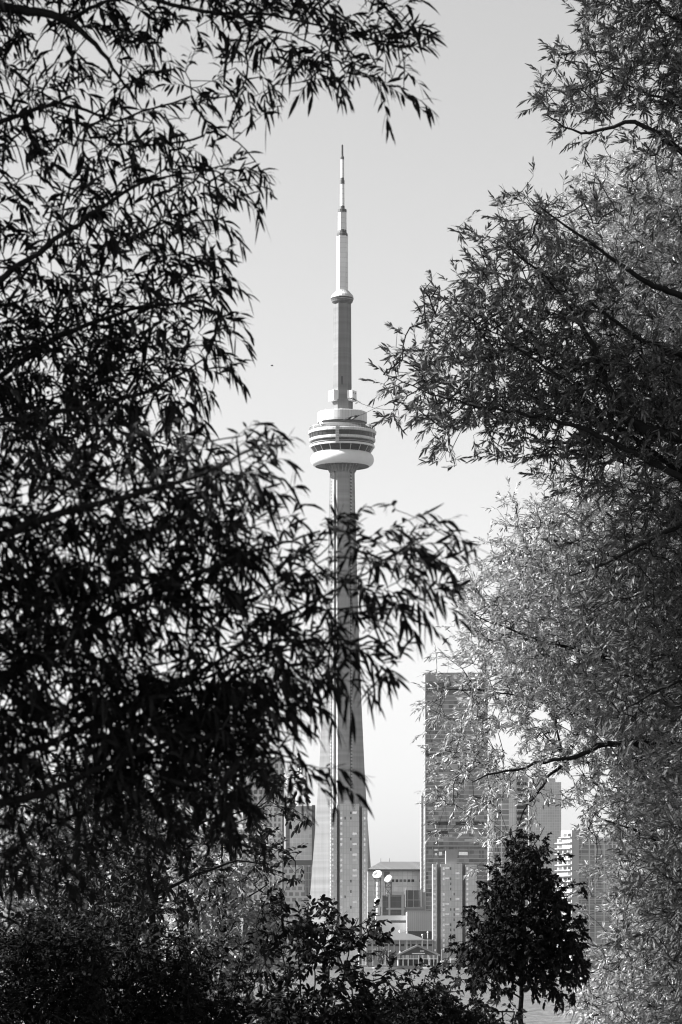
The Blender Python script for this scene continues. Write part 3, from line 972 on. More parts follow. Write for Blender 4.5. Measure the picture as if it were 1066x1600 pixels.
def make_tree(name, label, cat, D, trunk, limbs, rows, sprays, leafL, leafW, tw_len, tw_n, thick, mleaf, mbark, seed,
              group=None, shape='lance', droop=0.25, curl=0.35, spread=0.85, bias=(0, 0, 0.1), K=1.0, holes=(), twig_r=0.5, root=None,
              clump=0.0, leaf_down=0.25, outward=0.7, crown_name='crown', slope=0.0, cell=60):
    rs = np.random.default_rng(seed)
    s = D / F
    base = PW(np.array([[trunk[0][0], trunk[0][1], trunk[0][2]]], dtype=float), D)[0]
    base[2] = 0.0
    t = thing(name, tuple(base), label, cat, group)
    # skeleton
    nodes = []; parent = []; fixr = []
    for pl_ in [trunk] + limbs:
        pl_ = np.array(pl_, dtype=float)
        w3 = PW(pl_[:, :3], D)
        if pl_ is not None and len(nodes) == 0 and pl_[0, 1] > 1590:
            w3[0, 2] = min(w3[0, 2], 0.0)
        rr = pl_[:, 3] * s
        prev = -1
        if nodes:
            dd = np.linalg.norm(np.array(nodes) - w3[0], axis=1)
            prev = int(np.argmin(dd))
        for i in range(len(w3)):
            if i == 0:
                if prev >= 0 and np.linalg.norm(np.array(nodes[prev]) - w3[0]) > 2 * s:
                    nodes.append(w3[0]); parent.append(prev); fixr.append(rr[0]); prev = len(nodes) - 1
                elif prev < 0:
                    nodes.append(w3[0]); parent.append(-1); fixr.append(rr[0]); prev = 0
                continue
            k = max(1, int(np.linalg.norm(w3[i] - w3[i - 1]) / (14 * s)))
            for j in range(1, k + 1):
                f_ = j / k
                q = w3[i - 1] * (1 - f_) + w3[i] * f_ + (rs.normal(0, 1.2 * s, 3) if j < k else 0)
                nodes.append(q); parent.append(prev); fixr.append(rr[i - 1] * (1 - f_) + rr[i] * f_); prev = len(nodes) - 1
    nlimb = len(nodes)
    NODE = np.zeros((400000, 3)); NODE[:nlimb] = np.array(nodes)
    n_ = nlimb
    # twig targets
    unit = tw_n * leafL * leafW * 0.42
    tg = sample_grid(rows, rs, unit, cell, K)
    for hx, hy, hr, keep in holes:
        dd = np.hypot(tg[:, 0] - hx, tg[:, 1] - hy)
        tg = tg[(dd > hr) | (rs.random(len(tg)) < keep)]
    if clump > 0 and len(tg):
        cc = tg[rs.integers(0, len(tg), max(3, len(tg) // 9))]
        dm = ((tg[:, None, :] - cc[None, :, :]) ** 2).sum(-1)
        j = dm.argmin(1)
        tg = tg * (1 - clump) + cc[j] * clump
    w = rs.uniform(-thick, thick, len(tg)) if thick else np.zeros(len(tg))
    mid = PW(np.column_stack([tg, w + slope * (tg[:, 0] - CX)]), D) if len(tg) else np.zeros((0, 3))
    L = tw_len * s * rs.uniform(0.7, 1.25, len(mid))
    spd = []
    bs = []; dirs = []; lens = []
    # order by distance to the limbs
    if len(mid):
        dl = np.min(np.linalg.norm(mid[:, None, :] - NODE[None, :nlimb:2, :], axis=2), axis=1) if len(mid) * nlimb < 4e7 else np.array([np.min(np.linalg.norm(NODE[:nlimb:3] - m_, axis=1)) for m_ in mid])
        order = np.argsort(dl)
    else:
        order = []
    jobs = []
    for i in order:
        jobs.append((mid[i], None, L[i]))
    for sp in sprays:
        (x0, y0), (x1, y1), ww = sp[0], sp[1], sp[2]
        x1 = x0 + (x1 - x0) * 0.84; y1 = y0 + (y1 - y0) * 0.84
        q = PW(np.array([[x0, y0, ww], [x1, y1, ww + rs.uniform(-12, 12)]], dtype=float), D)
        jobs.append((q[0], q[1] - q[0], None))
    npar = parent; rad_leafcount = []
    ends = []
    step = 16 * s
    up = np.array([0, 0, 1.0])
    for (m_, dv, Li) in jobs:
        dd = ((NODE[:n_] - m_) ** 2).sum(1)
        q = int(np.argmin(dd))
        if dv is None:
            o = m_ - NODE[q]
            dist = np.linalg.norm(o)
            d = o / max(dist, 1e-6) * outward + rs.normal(0, 0.45, 3) + np.array(bias)
            d /= np.linalg.norm(d)
            b_ = m_ - d * Li * 0.5
            dist = math.sqrt(((NODE[q] - b_) ** 2).sum())
        else:
            b_ = m_; Li = np.linalg.norm(dv); d = dv / Li
            dist = math.sqrt(dd[q])
        k = max(1, int(dist / step))
        a = NODE[q].copy()
        sag = rs.normal(0, 0.10, 3) * dist + up * 0.05 * dist
        pr = q
        for j in range(1, k + 1):
            f_ = j / k
            NODE[n_] = a * (1 - f_) + b_ * f_ + sag * (4 * f_ * (1 - f_)) * 0.6
            npar.append(pr); pr = n_; n_ += 1
        ends.append(pr); bs.append(b_); dirs.append(d); lens.append(Li)
    # radii from the number of twigs carried
    cnt = np.zeros(n_)
    for e in ends: cnt[e] += 1
    par = np.array(npar)
    for i in range(n_ - 1, nlimb - 1, -1):
        if par[i] >= 0: cnt[par[i]] += cnt[i]
    rad = twig_r * s * np.maximum(cnt, 1) ** 0.42
    rad[:nlimb] = np.array(fixr)
    lim = np.minimum(rad[nlimb:], 3.2 * twig_r * s); rad[nlimb:] = lim
    ii = np.arange(n_)[par >= 0]
    thick_m = par[ii] < nlimb
    ra = np.where(par[ii] < nlimb, np.where(ii < nlimb, rad[par[ii]], rad[ii] * 1.2), rad[par[ii]])
    segs = [seg_mesh(NODE[par[ii]], NODE[ii], ra, rad[ii], 7 if n_ < 6000 else 5)]
    # twigs and their leaves
    bs = np.array(bs); dirs = np.array(dirs); lens = np.array(lens)
    N = len(bs)
    stem = []
    mseg = 5
    dr = droop * rs.uniform(0.4, 1.6, N)
    for k in range(mseg + 1):
        f_ = k / mseg
        stem.append(bs + lens[:, None] * (f_ * dirs + (dr * f_ * f_)[:, None] * np.array([0, 0, -1.0])))
    for k in range(mseg):
        r0 = twig_r * s * (1 - 0.13 * k); r1 = twig_r * s * (1 - 0.13 * (k + 1))
        segs.append(seg_mesh(stem[k], stem[k + 1], np.full(N, r0), np.full(N, r1), 4))
    tot = 0; vs = []; ls = []; sz = []
    for v_, l_, z_ in segs:
        vs.append(v_); ls.append(l_ + tot); sz.append(z_); tot += len(v_)
    np_mesh('branches', np.concatenate(vs), np.concatenate(ls), np.concatenate(sz), mbark, t)
    pp = []; dd_ = []
    nl = np.maximum(4, np.round(tw_n * lens / (tw_len * s)).astype(int))
    for k in range(int(nl.max())):
        sel = np.where(nl > k)[0]
        f_ = (k + 0.6 + rs.uniform(-.25, .25, len(sel))) / nl[sel]
        f_ = np.clip(0.08 + 0.92 * f_, 0, 1)[:, None]
        p = bs[sel] + lens[sel][:, None] * (f_ * dirs[sel] + dr[sel][:, None] * f_ * f_ * np.array([0, 0, -1.0]))
        T = nrm(dirs[sel] + 2 * dr[sel][:, None] * f_ * np.array([0, 0, -1.0]))
        side = nrm(np.cross(T, np.array([0.05, 0.1, 1.0])))
        upv = np.cross(side, T)
        roll = rs.normal(0, 0.75, len(sel)) + (math.pi if k % 2 else 0)
        S = side * np.cos(roll)[:, None] + upv * np.sin(roll)[:, None]
        sp_ = spread * rs.uniform(0.55, 1.3, len(sel)) * (1.05 - 0.55 * f_[:, 0])
        d = T * np.cos(sp_)[:, None] + S * np.sin(sp_)[:, None] + np.array([0, 0, -1.0]) * (leaf_down * rs.uniform(0, 1.6, len(sel)))[:, None]
        pp.append(p); dd_.append(nrm(d))
    pp = np.concatenate(pp); dd_ = np.concatenate(dd_)
    n2 = len(pp)
    nn = nrm(np.array([0, 0, 1.0]) + rs.normal(0, 0.75, (n2, 3)))
    LL = leafL * s * np.clip(rs.normal(1.0, 0.3, n2), 0.35, 1.7)
    WW = leafW * s * np.clip(rs.normal(1.0, 0.2, n2), 0.5, 1.5)
    cu = curl * rs.uniform(-0.4, 1.9, n2)
    v_, l_, z_ = leaf_mesh(pp, dd_, nn, LL, WW, cu, shape)
    np_mesh(crown_name, v_, l_, z_, mleaf, t)
    print('tree', name, 'twigs', N, 'leaves', n2, 'nodes', n_)
    return t


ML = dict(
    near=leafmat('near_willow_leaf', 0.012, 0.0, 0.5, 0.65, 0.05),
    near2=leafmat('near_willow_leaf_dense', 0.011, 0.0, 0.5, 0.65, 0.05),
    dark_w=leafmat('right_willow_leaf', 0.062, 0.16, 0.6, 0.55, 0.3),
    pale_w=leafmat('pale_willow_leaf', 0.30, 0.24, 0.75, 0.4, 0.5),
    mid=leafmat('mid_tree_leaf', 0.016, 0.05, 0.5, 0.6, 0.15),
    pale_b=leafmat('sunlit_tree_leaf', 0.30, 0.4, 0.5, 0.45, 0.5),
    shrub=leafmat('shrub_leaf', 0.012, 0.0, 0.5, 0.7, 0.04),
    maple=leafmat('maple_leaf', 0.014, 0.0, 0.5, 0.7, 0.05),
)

# --- upper left willow, trunk just outside the picture on the left
make_tree('willow_tree', 'near dark willow hanging over the upper left and top edge', 'tree', 14.0,
          [(-230, 2580, 0, 90), (-210, 1500, 0, 62), (-175, 800, 0, 48), (-140, 300, 0, 34), (-110, -60, 0, 20), (-60, -260, 0, 10)],
          [[(-135, 230, -10, 22), (-60, 40, -80, 12), (0, 10, -80, 8.5), (45, 19, -80, 7.5), (80, 23, -80, 7), (110, 33, -80, 5.5), (150, 70, -76, 4), (185, 118, -72, 2.4), (215, 160, -72, 1.4)],
           [(108, 32, -10, 4), (155, 6, -80, 3), (230, -12, -80, 2)],
           [(-110, -40, -10, 12), (60, -60, -70, 7), (180, -20, -70, 5), (250, 2, -70, 3.6), (300, 14, -70, 3.2), (345, 22, -72, 3), (390, 21, -74, 2.6), (430, 24, -74, 2.2), (500, 40, -74, 1.8), (560, 58, -80, 1.4), (625, 75, -80, 1)],
           [(345, 22, -2, 2), (400, 36, -60, 1.8), (455, 52, -55, 1.4), (530, 95, -55, 1.1), (585, 125, -55, 0.8)],
           [(-150, 560, -10, 12), (-40, 470, -80, 7), (20, 420, -80, 5), (60, 397, -80, 4.4), (100, 365, -80, 4), (150, 330, -80, 3.4), (200, 297, -80, 2.8), (238, 280, -80, 2), (300, 270, -80, 1.4), (360, 255, -80, 1)],
           [(-165, 700, -10, 10), (-20, 600, -50, 5), (100, 520, -40, 4), (220, 480, -40, 3), (320, 470, -50, 1.6)],
           [(-165, 720, -10, 10), (-20, 660, -100, 5), (120, 640, -100, 4), (240, 610, -90, 3), (320, 560, -80, 1.4)],
           [(-130, 260, -10, 9), (0, 190, -50, 4), (90, 160, -40, 3), (180, 190, -40, 2), (300, 150, -40, 1.4)]],
          [(y_, -420, [84, 88, 90, 90, 90, 88] + ([88] * 8 if y_ < -100 else [])) for y_ in range(-420, 720, 60)] +
          [(-60, -60, [70, 70, 60, 65, 70, 60, 70, 65, 60, 60, 50, 20, 10]),
           (0, -60, [70, 62, 70, 60, 60, 52, 60, 55, 62, 72, 66, 52, 12]),
           (60, -60, [60, 44, 38, 45, 62, 45, 45, 45, 55, 62, 62, 16, 0]),
           (120, -60, [60, 62, 50, 40, 45, 15, 48, 25, 12, 4, 6, 6]),
           (180, -60, [60, 66, 58, 55, 55, 55, 42, 3]),
           (240, -60, [60, 22, 45, 62, 60, 60, 55, 15]),
           (300, -60, [60, 48, 50, 60, 62, 66, 55, 8]),
           (360, -60, [60, 62, 56, 66, 72, 76, 60, 0]),
           (420, -60, [70, 72, 72, 76, 77, 76, 48, 0]),
           (480, -60, [84, 86, 84, 82, 80, 76, 46, 4]),
           (540, -60, [86, 90, 89, 87, 84, 78, 44, 0]),
           (600, -60, [86, 91, 88, 87, 85, 68, 16, 0]),
           (660, -60, [70, 70, 70, 70, 70, 60, 12])],
          [((590, 70), (680, 22), 0), ((600, 82), (688, 58), 0), ((585, 60), (640, 10), 0), ((575, 120), (682, 160), 0), ((590, 115), (612, 195), 0), ((565, 120), (640, 130), 10),
           ((540, 110), (535, 148), 0), ((480, 95), (490, 148), 0), ((410, 120), (418, 185), 0), ((380, 110), (365, 175), 0), ((350, 270), (438, 242), 0), ((355, 262), (400, 222), 5), ((350, 285), (432, 270), 5),
           ((350, 290), (412, 312), -4), ((345, 280), (385, 300), 0), ((330, 340), (394, 378), 0), ((320, 330), (380, 360), 0), ((310, 355), (365, 420), 0),
           ((320, 500), (408, 522), 0), ((320, 508), (380, 470), 0), ((310, 520), (385, 575), 0), ((300, 590), (345, 615), 0), ((290, 610), (325, 655), 0), ((340, 120), (360, 70), 0), ((300, 440), (372, 440), 0)],
          24, 4.9, 46, 10, 130, ML['near'], M['bark_dark'], 3, 'willows close by on the left', droop=0.24, curl=0.4, spread=1.1, bias=(0.3, 0, 0.22), twig_r=0.6, K=1.35, leaf_down=0.14,
          holes=[(28, 252, 26, 0.1), (165, 95, 24, 0.25), (300, 110, 26, 0.15), (150, 140, 18, 0.3), (290, 180, 16, 0.3), (70, 60, 20, 0.4), (60, 345, 14, 0.3)])

# --- lower left willow, a little nearer
make_tree('willow_tree', 'nearest dark willow with long curved leaves crossing in front of the concrete tower', 'tree', 11.0,
          [(-280, 2870, 0, 110), (-250, 1700, 0, 80), (-215, 1200, 0, 60), (-170, 760, 0, 40), (-120, 500, 0, 20)],
          [[(-220, 1240, -10, 30), (-90, 1230, -80, 12), (0, 1192, -80, 6), (80, 1160, -80, 5), (150, 1130, -80, 4.4), (240, 1095, -80, 3.6), (330, 1040, -80, 3), (420, 975, -80, 2.4), (480, 945, -80, 2), (540, 912, -80, 1.6), (600, 880, -80, 1.2), (680, 830, -80, 0.9)],
           [(-210, 1150, -10, 22), (-60, 1100, -50, 9), (60, 1030, -40, 6), (180, 960, -40, 5), (300, 900, -40, 3.6), (400, 860, -50, 2.6), (500, 830, -60, 1.6)],
           [(-190, 900, -10, 18), (-40, 850, -100, 8), (100, 800, -110, 6), (220, 770, -110, 4), (320, 740, -110, 3), (400, 700, -100, 1.6), (440, 680, -100, 1)],
           [(-225, 1290, -10, 20), (-60, 1270, -90, 8), (80, 1235, -100, 6), (200, 1180, -100, 4.4), (300, 1150, -90, 3.4), (400, 1160, -80, 2), (470, 1190, -80, 1.3)],
           [(420, 975, -10, 2), (500, 955, -85, 1.6), (580, 945, -85, 1.2), (660, 935, -85, 0.8)],
           [(330, 1040, -10, 2.4), (430, 1020, -70, 1.8), (520, 1000, -70, 1.2), (590, 1010, -70, 0.8)]],
          [(y_, -420, [84, 88, 90, 90, 90, 88]) for y_ in range(480, 1320, 60)] +
          [(660, -60, [40, 45, 40, 42, 45, 42, 30, 26, 5]),
           (720, -60, [70, 66, 70, 68, 72, 72, 74, 50, 14]),
           (780, -60, [80, 80, 80, 80, 80, 80, 80, 60, 26, 24, 6, 12, 8, 0]),
           (840, -60, [80, 84, 84, 80, 82, 84, 84, 76, 54, 48, 44, 44, 30, 2]),
           (900, -60, [80, 88, 86, 88, 82, 86, 76, 66, 58, 56, 54, 32, 18, 0]),
           (960, -60, [80, 90, 88, 84, 84, 74, 70, 72, 70, 58, 44, 10, 2, 0]),
           (1020, -60, [80, 90, 91, 86, 88, 88, 82, 80, 80, 56, 30, 0, 0]),
           (1080, -60, [80, 90, 88, 88, 93, 95, 92, 90, 64, 4, 0, 0]),
           (1140, -60, [80, 84, 84, 80, 90, 95, 93, 82, 20, 0, 0]),
           (1200, -60, [80, 70, 40, 72, 86, 88, 80, 66, 12, 0]),
           (1260, -60, [70, 44, 34, 60, 60, 58, 50, 20, 0]),
           (1320, -60, [60, 46, 40, 18, 8, 6, 2, 0]),
           (1380, -60, [30, 14, 6, 0, 0])],
          [((380, 720), (465, 668), 0), ((390, 725), (466, 700), 0), ((370, 700), (420, 662), 0), ((380, 740), (455, 735), 0), ((440, 820), (480, 775), 0), ((400, 790), (455, 760), 0),
           ((600, 850), (735, 778), 0), ((610, 858), (738, 825), 0), ((590, 840), (690, 770), 0), ((540, 830), (575, 765), 0), ((560, 850), (640, 790), 0), ((500, 820), (560, 790), 0), ((620, 880), (715, 870), 0),
           ((630, 900), (735, 912), 0), ((620, 910), (705, 1000), 0), ((600, 920), (660, 990), 0), ((640, 905), (730, 945), 0), ((560, 960), (640, 1000), 0), ((545, 1000), (620, 1055), 0), ((530, 1010), (590, 1075), 0), ((520, 1030), (560, 1120), 0),
           ((470, 1060), (500, 1130), 0), ((450, 1080), (465, 1150), 0), ((440, 1190), (520, 1200), 0), ((480, 1195), (575, 1240), 0), ((470, 1195), (540, 1265), 0), ((450, 1200), (490, 1275), 0), ((420, 1190), (462, 1260), 0), ((500, 1200), (580, 1195), 0),
           ((410, 1110), (462, 1120), 0), ((400, 1130), (450, 1160), 0), ((260, 1260), (285, 1345), 0), ((300, 1240), (330, 1320), 0), ((100, 1330), (118, 1430), 0), ((40, 1320), (60, 1400), 0), ((350, 1240), (370, 1310), 0)],
          29, 5.5, 52, 10, 150, ML['near2'], M['bark_dark'], 8, 'willows close by on the left', droop=0.22, curl=0.48, spread=1.15, bias=(0.35, 0, 0.28), twig_r=0.65, K=2.05, leaf_down=0.14,
          holes=[(120, 850, 22, 0.3), (255, 1005, 40, 0.25), (240, 835, 24, 0.3), (90, 1075, 30, 0.35), (420, 905, 26, 0.25), (315, 860, 22, 0.3), (350, 1000, 30, 0.4), (85, 1160, 30, 0.3), (180, 970, 22, 0.3)])

# --- upper right willow
make_tree('willow_tree', 'right hand willow with thick bare limbs and dark fine leaves beside the tower pod', 'tree', 28.0,
          [(1240, 2040, 0, 60), (1220, 1300, 0, 44), (1190, 900, 0, 34), (1170, 700, 0, 28), (1150, 420, 0, 20), (1120, 150, 0, 14), (1090, -60, 0, 8)],
          [[(1180, 760, -20, 22), (1110, 695, -70, 13), (1066, 682, -120, 10.5), (1008, 672, -120, 9), (971, 648, -120, 7), (955, 612, -120, 5.5), (930, 545, -110, 4.4), (890, 480, -104, 3.2), (850, 430, -100, 2.2), (800, 390, -100, 1.2)],
           [(1170, 830, -20, 14), (1110, 775, -76, 8), (1063, 745, -128, 6), (1015, 721, -128, 5), (961, 692, -128, 4.4), (908, 668, -128, 3.8), (860, 653, -128, 3.2), (792, 643, -128, 2.4), (730, 632, -128, 1.6), (660, 610, -128, 1.1), (600, 585, -128, 0.7)],
           [(1063, 738, -34, 5), (1000, 692, -84, 4.2), (961, 662, -134, 3.6), (925, 632, -134, 3), (880, 590, -134, 2.2), (810, 545, -134, 1.4), (740, 500, -134, 0.9)],
           [(1155, 480, -20, 9), (1080, 470, -55, 6), (1010, 440, -100, 4.4), (950, 400, -100, 3), (880, 350, -100, 1.8), (830, 310, -100, 1)],
           [(1130, 300, -20, 7), (1066, 238, -70, 4.6), (1029, 208, -120, 4.2), (992, 190, -120, 3.6), (960, 198, -120, 3), (937, 203, -120, 2.6), (908, 208, -120, 2), (880, 198, -120, 1.5), (855, 180, -120, 1)],
           [(1110, 200, -20, 5), (1044, 156, -62, 2.6), (1010, 146, -112, 2), (984, 134, -112, 1.6), (930, 110, -112, 1)],
           [(1105, 60, -20, 5), (1060, 32, -74, 3.4), (1035, 18, -124, 3), (1015, -5, -124, 2.4)],
           [(1195, 940, -20, 12), (1120, 850, -76, 6), (1066, 818, -126, 4.4), (1020, 842, -126, 3.4), (980, 862, -126, 2.8), (930, 887, -126, 2), (890, 900, -126, 1.2)],
           [(1205, 1100, -20, 10), (1110, 1060, -78, 4), (1060, 1064, -128, 2.6), (1015, 1085, -128, 2), (980, 1105, -128, 1.3)],
           [(1210, 1430, 0, 9), (1120, 1400, -20, 3), (1060, 1390, -30, 1.8), (1010, 1400, -30, 1)],
           [(1165, 620, -20, 9), (1080, 560, -46, 5), (1000, 530, -92, 3.6), (920, 470, -92, 2.2)]],
          [(-60, 840, [10, 70, 85, 85, 85]),
           (0, 840, [3, 66, 84, 86, 80]),
           (60, 780, [0, 26, 66, 84, 86, 80]),
           (120, 780, [4, 64, 72, 76, 80, 80]),
           (180, 780, [0, 14, 18, 26, 64, 70]),
           (240, 780, [0, 4, 10, 16, 16, 30]),
           (300, 720, [3, 42, 56, 44, 28, 24, 40]),
           (360, 660, [6, 50, 78, 74, 50, 26, 20, 40]),
           (420, 660, [40, 82, 86, 86, 70, 36, 18, 40]),
           (480, 600, [8, 70, 85, 88, 88, 78, 46, 24, 40]),
           (540, 540, [2, 40, 80, 88, 91, 92, 92, 92, 92, 80]),
           (600, 540, [4, 48, 80, 90, 92, 93, 94, 94, 94, 80]),
           (660, 600, [2, 40, 50, 58, 74, 88, 90, 90, 80]),
           (720, 600, [0, 2, 0, 2, 22, 55, 60, 66, 70]),
           (780, 840, [4, 34, 66, 82, 70]),
           (840, 840, [3, 36, 76, 86, 70]),
           (900, 840, [3, 40, 84, 90, 70]),
           (960, 840, [0, 34, 86, 92, 70]),
           (1020, 840, [0, 40, 88, 92, 70]),
           (1080, 840, [0, 22, 74, 84, 70]),
           (1140, 840, [0, 0, 16, 40, 60]), (1200, 960, [0, 10, 40]), (1260, 960, [10, 40, 60]), (1320, 960, [36, 80, 70]), (1380, 960, [50, 86, 70]), (1440, 960, [36, 76, 70]), (1500, 960, [12, 34, 60]), (1560, 960, [6, 24, 50])],
          [((600, 600), (562, 590), 0), ((610, 590), (575, 560), 0), ((640, 560), (625, 525), 0), ((650, 545), (645, 505), 0), ((600, 610), (575, 630), 0), ((640, 640), (620, 660), 0), ((680, 660), (650, 690), 0), ((700, 670), (668, 715), 0), ((700, 690), (710, 722), 0),
           ((760, 670), (785, 720), 0), ((740, 680), (745, 712), 0), ((800, 660), (850, 690), 0), ((860, 700), (830, 715), 0), ((870, 710), (862, 760), 0), ((900, 690), (855, 740), 0), ((700, 440), (690, 430), 0), ((715, 430), (705, 400), 0), ((740, 420), (730, 385), 0),
           ((800, 350), (772, 335), 0), ((820, 320), (805, 295), 0), ((880, 290), (885, 268), 0), ((930, 270), (940, 245), 0), ((860, 150), (828, 162), 0), ((860, 140), (812, 158), 0), ((850, 120), (828, 100), 0), ((870, 120), (870, 92), 0), ((930, 70), (912, 30), 0), ((920, 40), (912, 5), 0),
           ((880, 190), (845, 178), 0), ((890, 200), (858, 196), 0), ((900, 180), (940, 160), 0), ((1000, 190), (985, 225), 0), ((690, 500), (655, 505), 0), ((700, 470), (680, 455), 0)],
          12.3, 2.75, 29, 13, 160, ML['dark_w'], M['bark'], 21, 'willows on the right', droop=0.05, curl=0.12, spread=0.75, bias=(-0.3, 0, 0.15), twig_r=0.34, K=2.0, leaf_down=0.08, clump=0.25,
          holes=[(880, 330, 18, 0.2), (730, 700, 30, 0.2)])

# --- pale willow further back on the right
make_tree('willow_tree', 'tall pale sunlit willow furthest back on the right, reaching across the glass skyscraper', 'tree', 45.0,
          [(1180, 1840, 0, 40), (1170, 1400, 0, 32), (1150, 1100, 0, 24), (1120, 850, 0, 14), (1100, 600, 0, 9), (1085, 400, 0, 6), (1070, 240, 0, 3)],
          [[(1155, 1190, -20, 12), (1060, 1165, -70, 7), (985, 1160, -120, 5.5), (935, 1165, -126, 4.6), (918, 1174, -128, 4), (886, 1186, -128, 3.4), (864, 1187, -128, 2.8), (808, 1203, -128, 2), (762, 1210, -128, 1.6), (739, 1222, -128, 1)],
           [(886, 1186, -28, 2.8), (856, 1213, -78, 2.4), (835, 1246, -128, 1.9), (817, 1270, -128, 1.3), (808, 1296, -128, 0.7)],
           [(884, 1184, -28, 2.4), (868, 1165, -78, 1.8), (850, 1147, -128, 1.2)],
           [(1140, 1050, -20, 10), (1020, 1040, -50, 5), (930, 1025, -100, 3.6), (864, 1008, -110, 2.4), (800, 984, -120, 1.6), (750, 965, -120, 0.9)],
           [(1120, 880, -20, 9), (1000, 880, -46, 4), (900, 850, -96, 2.6), (830, 840, -100, 1.4)],
           [(1165, 1330, -20, 10), (1070, 1330, -70, 4), (1000, 1300, -120, 2.4), (940, 1280, -120, 1.2)],
           [(1170, 1460, -20, 10), (1070, 1450, -70, 4), (1000, 1460, -120, 2.4), (940, 1480, -120, 1.2)],
           [(1095, 560, 0, 5), (1010, 480, 20, 2.6), (950, 420, 20, 1.6), (890, 370, 20, 0.9)], [(1085, 400, 0, 3), (1030, 320, 10, 2), (980, 270, 10, 1.2)],
           [(860, 1100, -10, 1.4), (800, 1085, -60, 1.2), (740, 1078, -120, 1), (690, 1080, -120, 0.6)]],
          [(180, 900, [0, 0, 50, 60]), (240, 840, [0, 30, 80, 88, 80]), (300, 780, [6, 34, 66, 86, 92, 80]), (360, 780, [10, 50, 80, 90, 92, 80]), (420, 840, [50, 84, 92, 92, 80]), (480, 900, [80, 92, 92, 80]), (540, 900, [70, 90, 90, 80]), (600, 900, [60, 80, 86, 80]), (660, 900, [40, 60, 70, 60]),
           (720, 780, [3, 34, 78, 86, 88, 80]),
           (780, 780, [44, 86, 90, 90, 90, 80]),
           (840, 720, [26, 86, 90, 92, 92, 92, 80]),
           (900, 720, [66, 88, 90, 92, 92, 92, 80]),
           (960, 660, [4, 74, 86, 90, 92, 92, 92, 80]),
           (1020, 660, [16, 66, 86, 90, 92, 92, 92, 80]),
           (1080, 660, [30, 60, 82, 85, 90, 92, 92, 80]),
           (1140, 660, [34, 62, 50, 62, 70, 92, 94, 80]),
           (1200, 660, [28, 46, 40, 26, 58, 93, 94, 80]),
           (1260, 660, [8, 22, 10, 4, 36, 92, 94, 80]),
           (1320, 660, [0, 8, 0, 0, 22, 80, 94, 80]),
           (1380, 840, [0, 22, 82, 94, 80]),
           (1440, 840, [0, 36, 88, 94, 80]),
           (1500, 840, [4, 72, 94, 94, 80]),
           (1560, 840, [14, 76, 94, 94, 80]),
           (1620, 840, [30, 80, 90, 90, 80])],
          [((680, 1085), (645, 1062), 0), ((680, 1100), (638, 1098), 0), ((690, 1230), (645, 1235), 0), ((700, 1235), (650, 1252), 0), ((720, 1060), (680, 1045), 0), ((740, 900), (725, 868), 0), ((760, 850), (770, 810), 0), ((800, 800), (805, 770), 0), ((740, 880), (700, 895), 0),
           ((715, 1250), (700, 1290), 0), ((735, 1270), (742, 1310), 0), ((740, 940), (712, 935), 0), ((740, 970), (708, 965), 0), ((800, 1290), (790, 1330), 0)],
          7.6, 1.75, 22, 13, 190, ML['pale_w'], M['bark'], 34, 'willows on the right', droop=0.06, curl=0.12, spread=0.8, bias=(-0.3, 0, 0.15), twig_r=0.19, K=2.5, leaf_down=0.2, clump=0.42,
          holes=[(800, 1165, 16, 0.1), (845, 1120, 18, 0.15), (885, 1130, 14, 0.2), (790, 1120, 12, 0.25), (745, 1000, 14, 0.25), (780, 1150, 16, 0.15)])

# --- young maple in front of the water
mp_l = []
for y0, dx, y1 in ((1560, -70, 1530), (1550, 60, 1520), (1540, -85, 1490), (1530, 85, 1480), (1510, -90, 1460), (1500, 88, 1440), (1480, -80, 1420), (1470, 82, 1395), (1450, -65, 1380), (1440, 75, 1372), (1420, -50, 1345), (1400, 40, 1320), (1380, -30, 1315), (1360, 36, 1292), (1350, -18, 1296)):
    mp_l.append([(815, y0, 0, 1.5), (815 + dx * 0.5, y0 * 0.45 + y1 * 0.55, dx * 0.3, 1.0), (815 + dx, y1, -dx * 0.3, 0.5)])
make_tree('maple_sapling', 'small dark maple sapling standing alone before the water, right of centre', 'tree', 40.0,
          [(813, 1880, 0, 4.6), (814, 1600, 0, 4.2), (815, 1540, 0, 3.4), (815, 1450, 0, 2.4), (815, 1370, 0, 1.6), (818, 1310, 0, 0.8)], mp_l,
          [(1302, 705, [0, 0, 0, 60, 50, 0]), (1328, 705, [0, 0, 16, 90, 80, 6, 0]), (1354, 705, [0, 0, 54, 92, 88, 36, 0]), (1382, 705, [0, 20, 86, 93, 91, 74, 14]),
           (1412, 705, [0, 60, 93, 94, 93, 88, 36]), (1442, 705, [14, 84, 93, 94, 93, 92, 60, 0]), (1470, 705, [50, 92, 93, 94, 92, 92, 82, 0]), (1498, 705, [46, 88, 88, 90, 90, 90, 78, 0]),
           (1526, 705, [20, 46, 38, 36, 46, 60, 34]), (1552, 765, [4, 0, 6, 8])],
          [((760, 1460), (708, 1470), 0), ((760, 1420), (720, 1408), 0), ((770, 1400), (735, 1386), 0), ((780, 1370), (754, 1342), 0), ((850, 1320), (862, 1286), 0), ((800, 1320), (797, 1292), 0), ((850, 1350), (880, 1330), 0), ((870, 1390), (910, 1372), 0),
           ((870, 1420), (912, 1400), 0), ((875, 1460), (916, 1480), 0), ((870, 1500), (905, 1545), 0), ((760, 1520), (722, 1530), 0), ((770, 1530), (775, 1560), 0), ((830, 1540), (845, 1565), 0), ((850, 1530), (880, 1555), 0), ((770, 1480), (725, 1500), 0)],
          6.4, 4.6, 15, 10, 85, ML['maple'], M['bark_dark'], 55, shape='maple', droop=0.2, curl=0.35, spread=0.9, bias=(0, 0, 0.02), twig_r=0.3, K=4.6, leaf_down=0.25, clump=0.45, outward=1.0, cell=30)

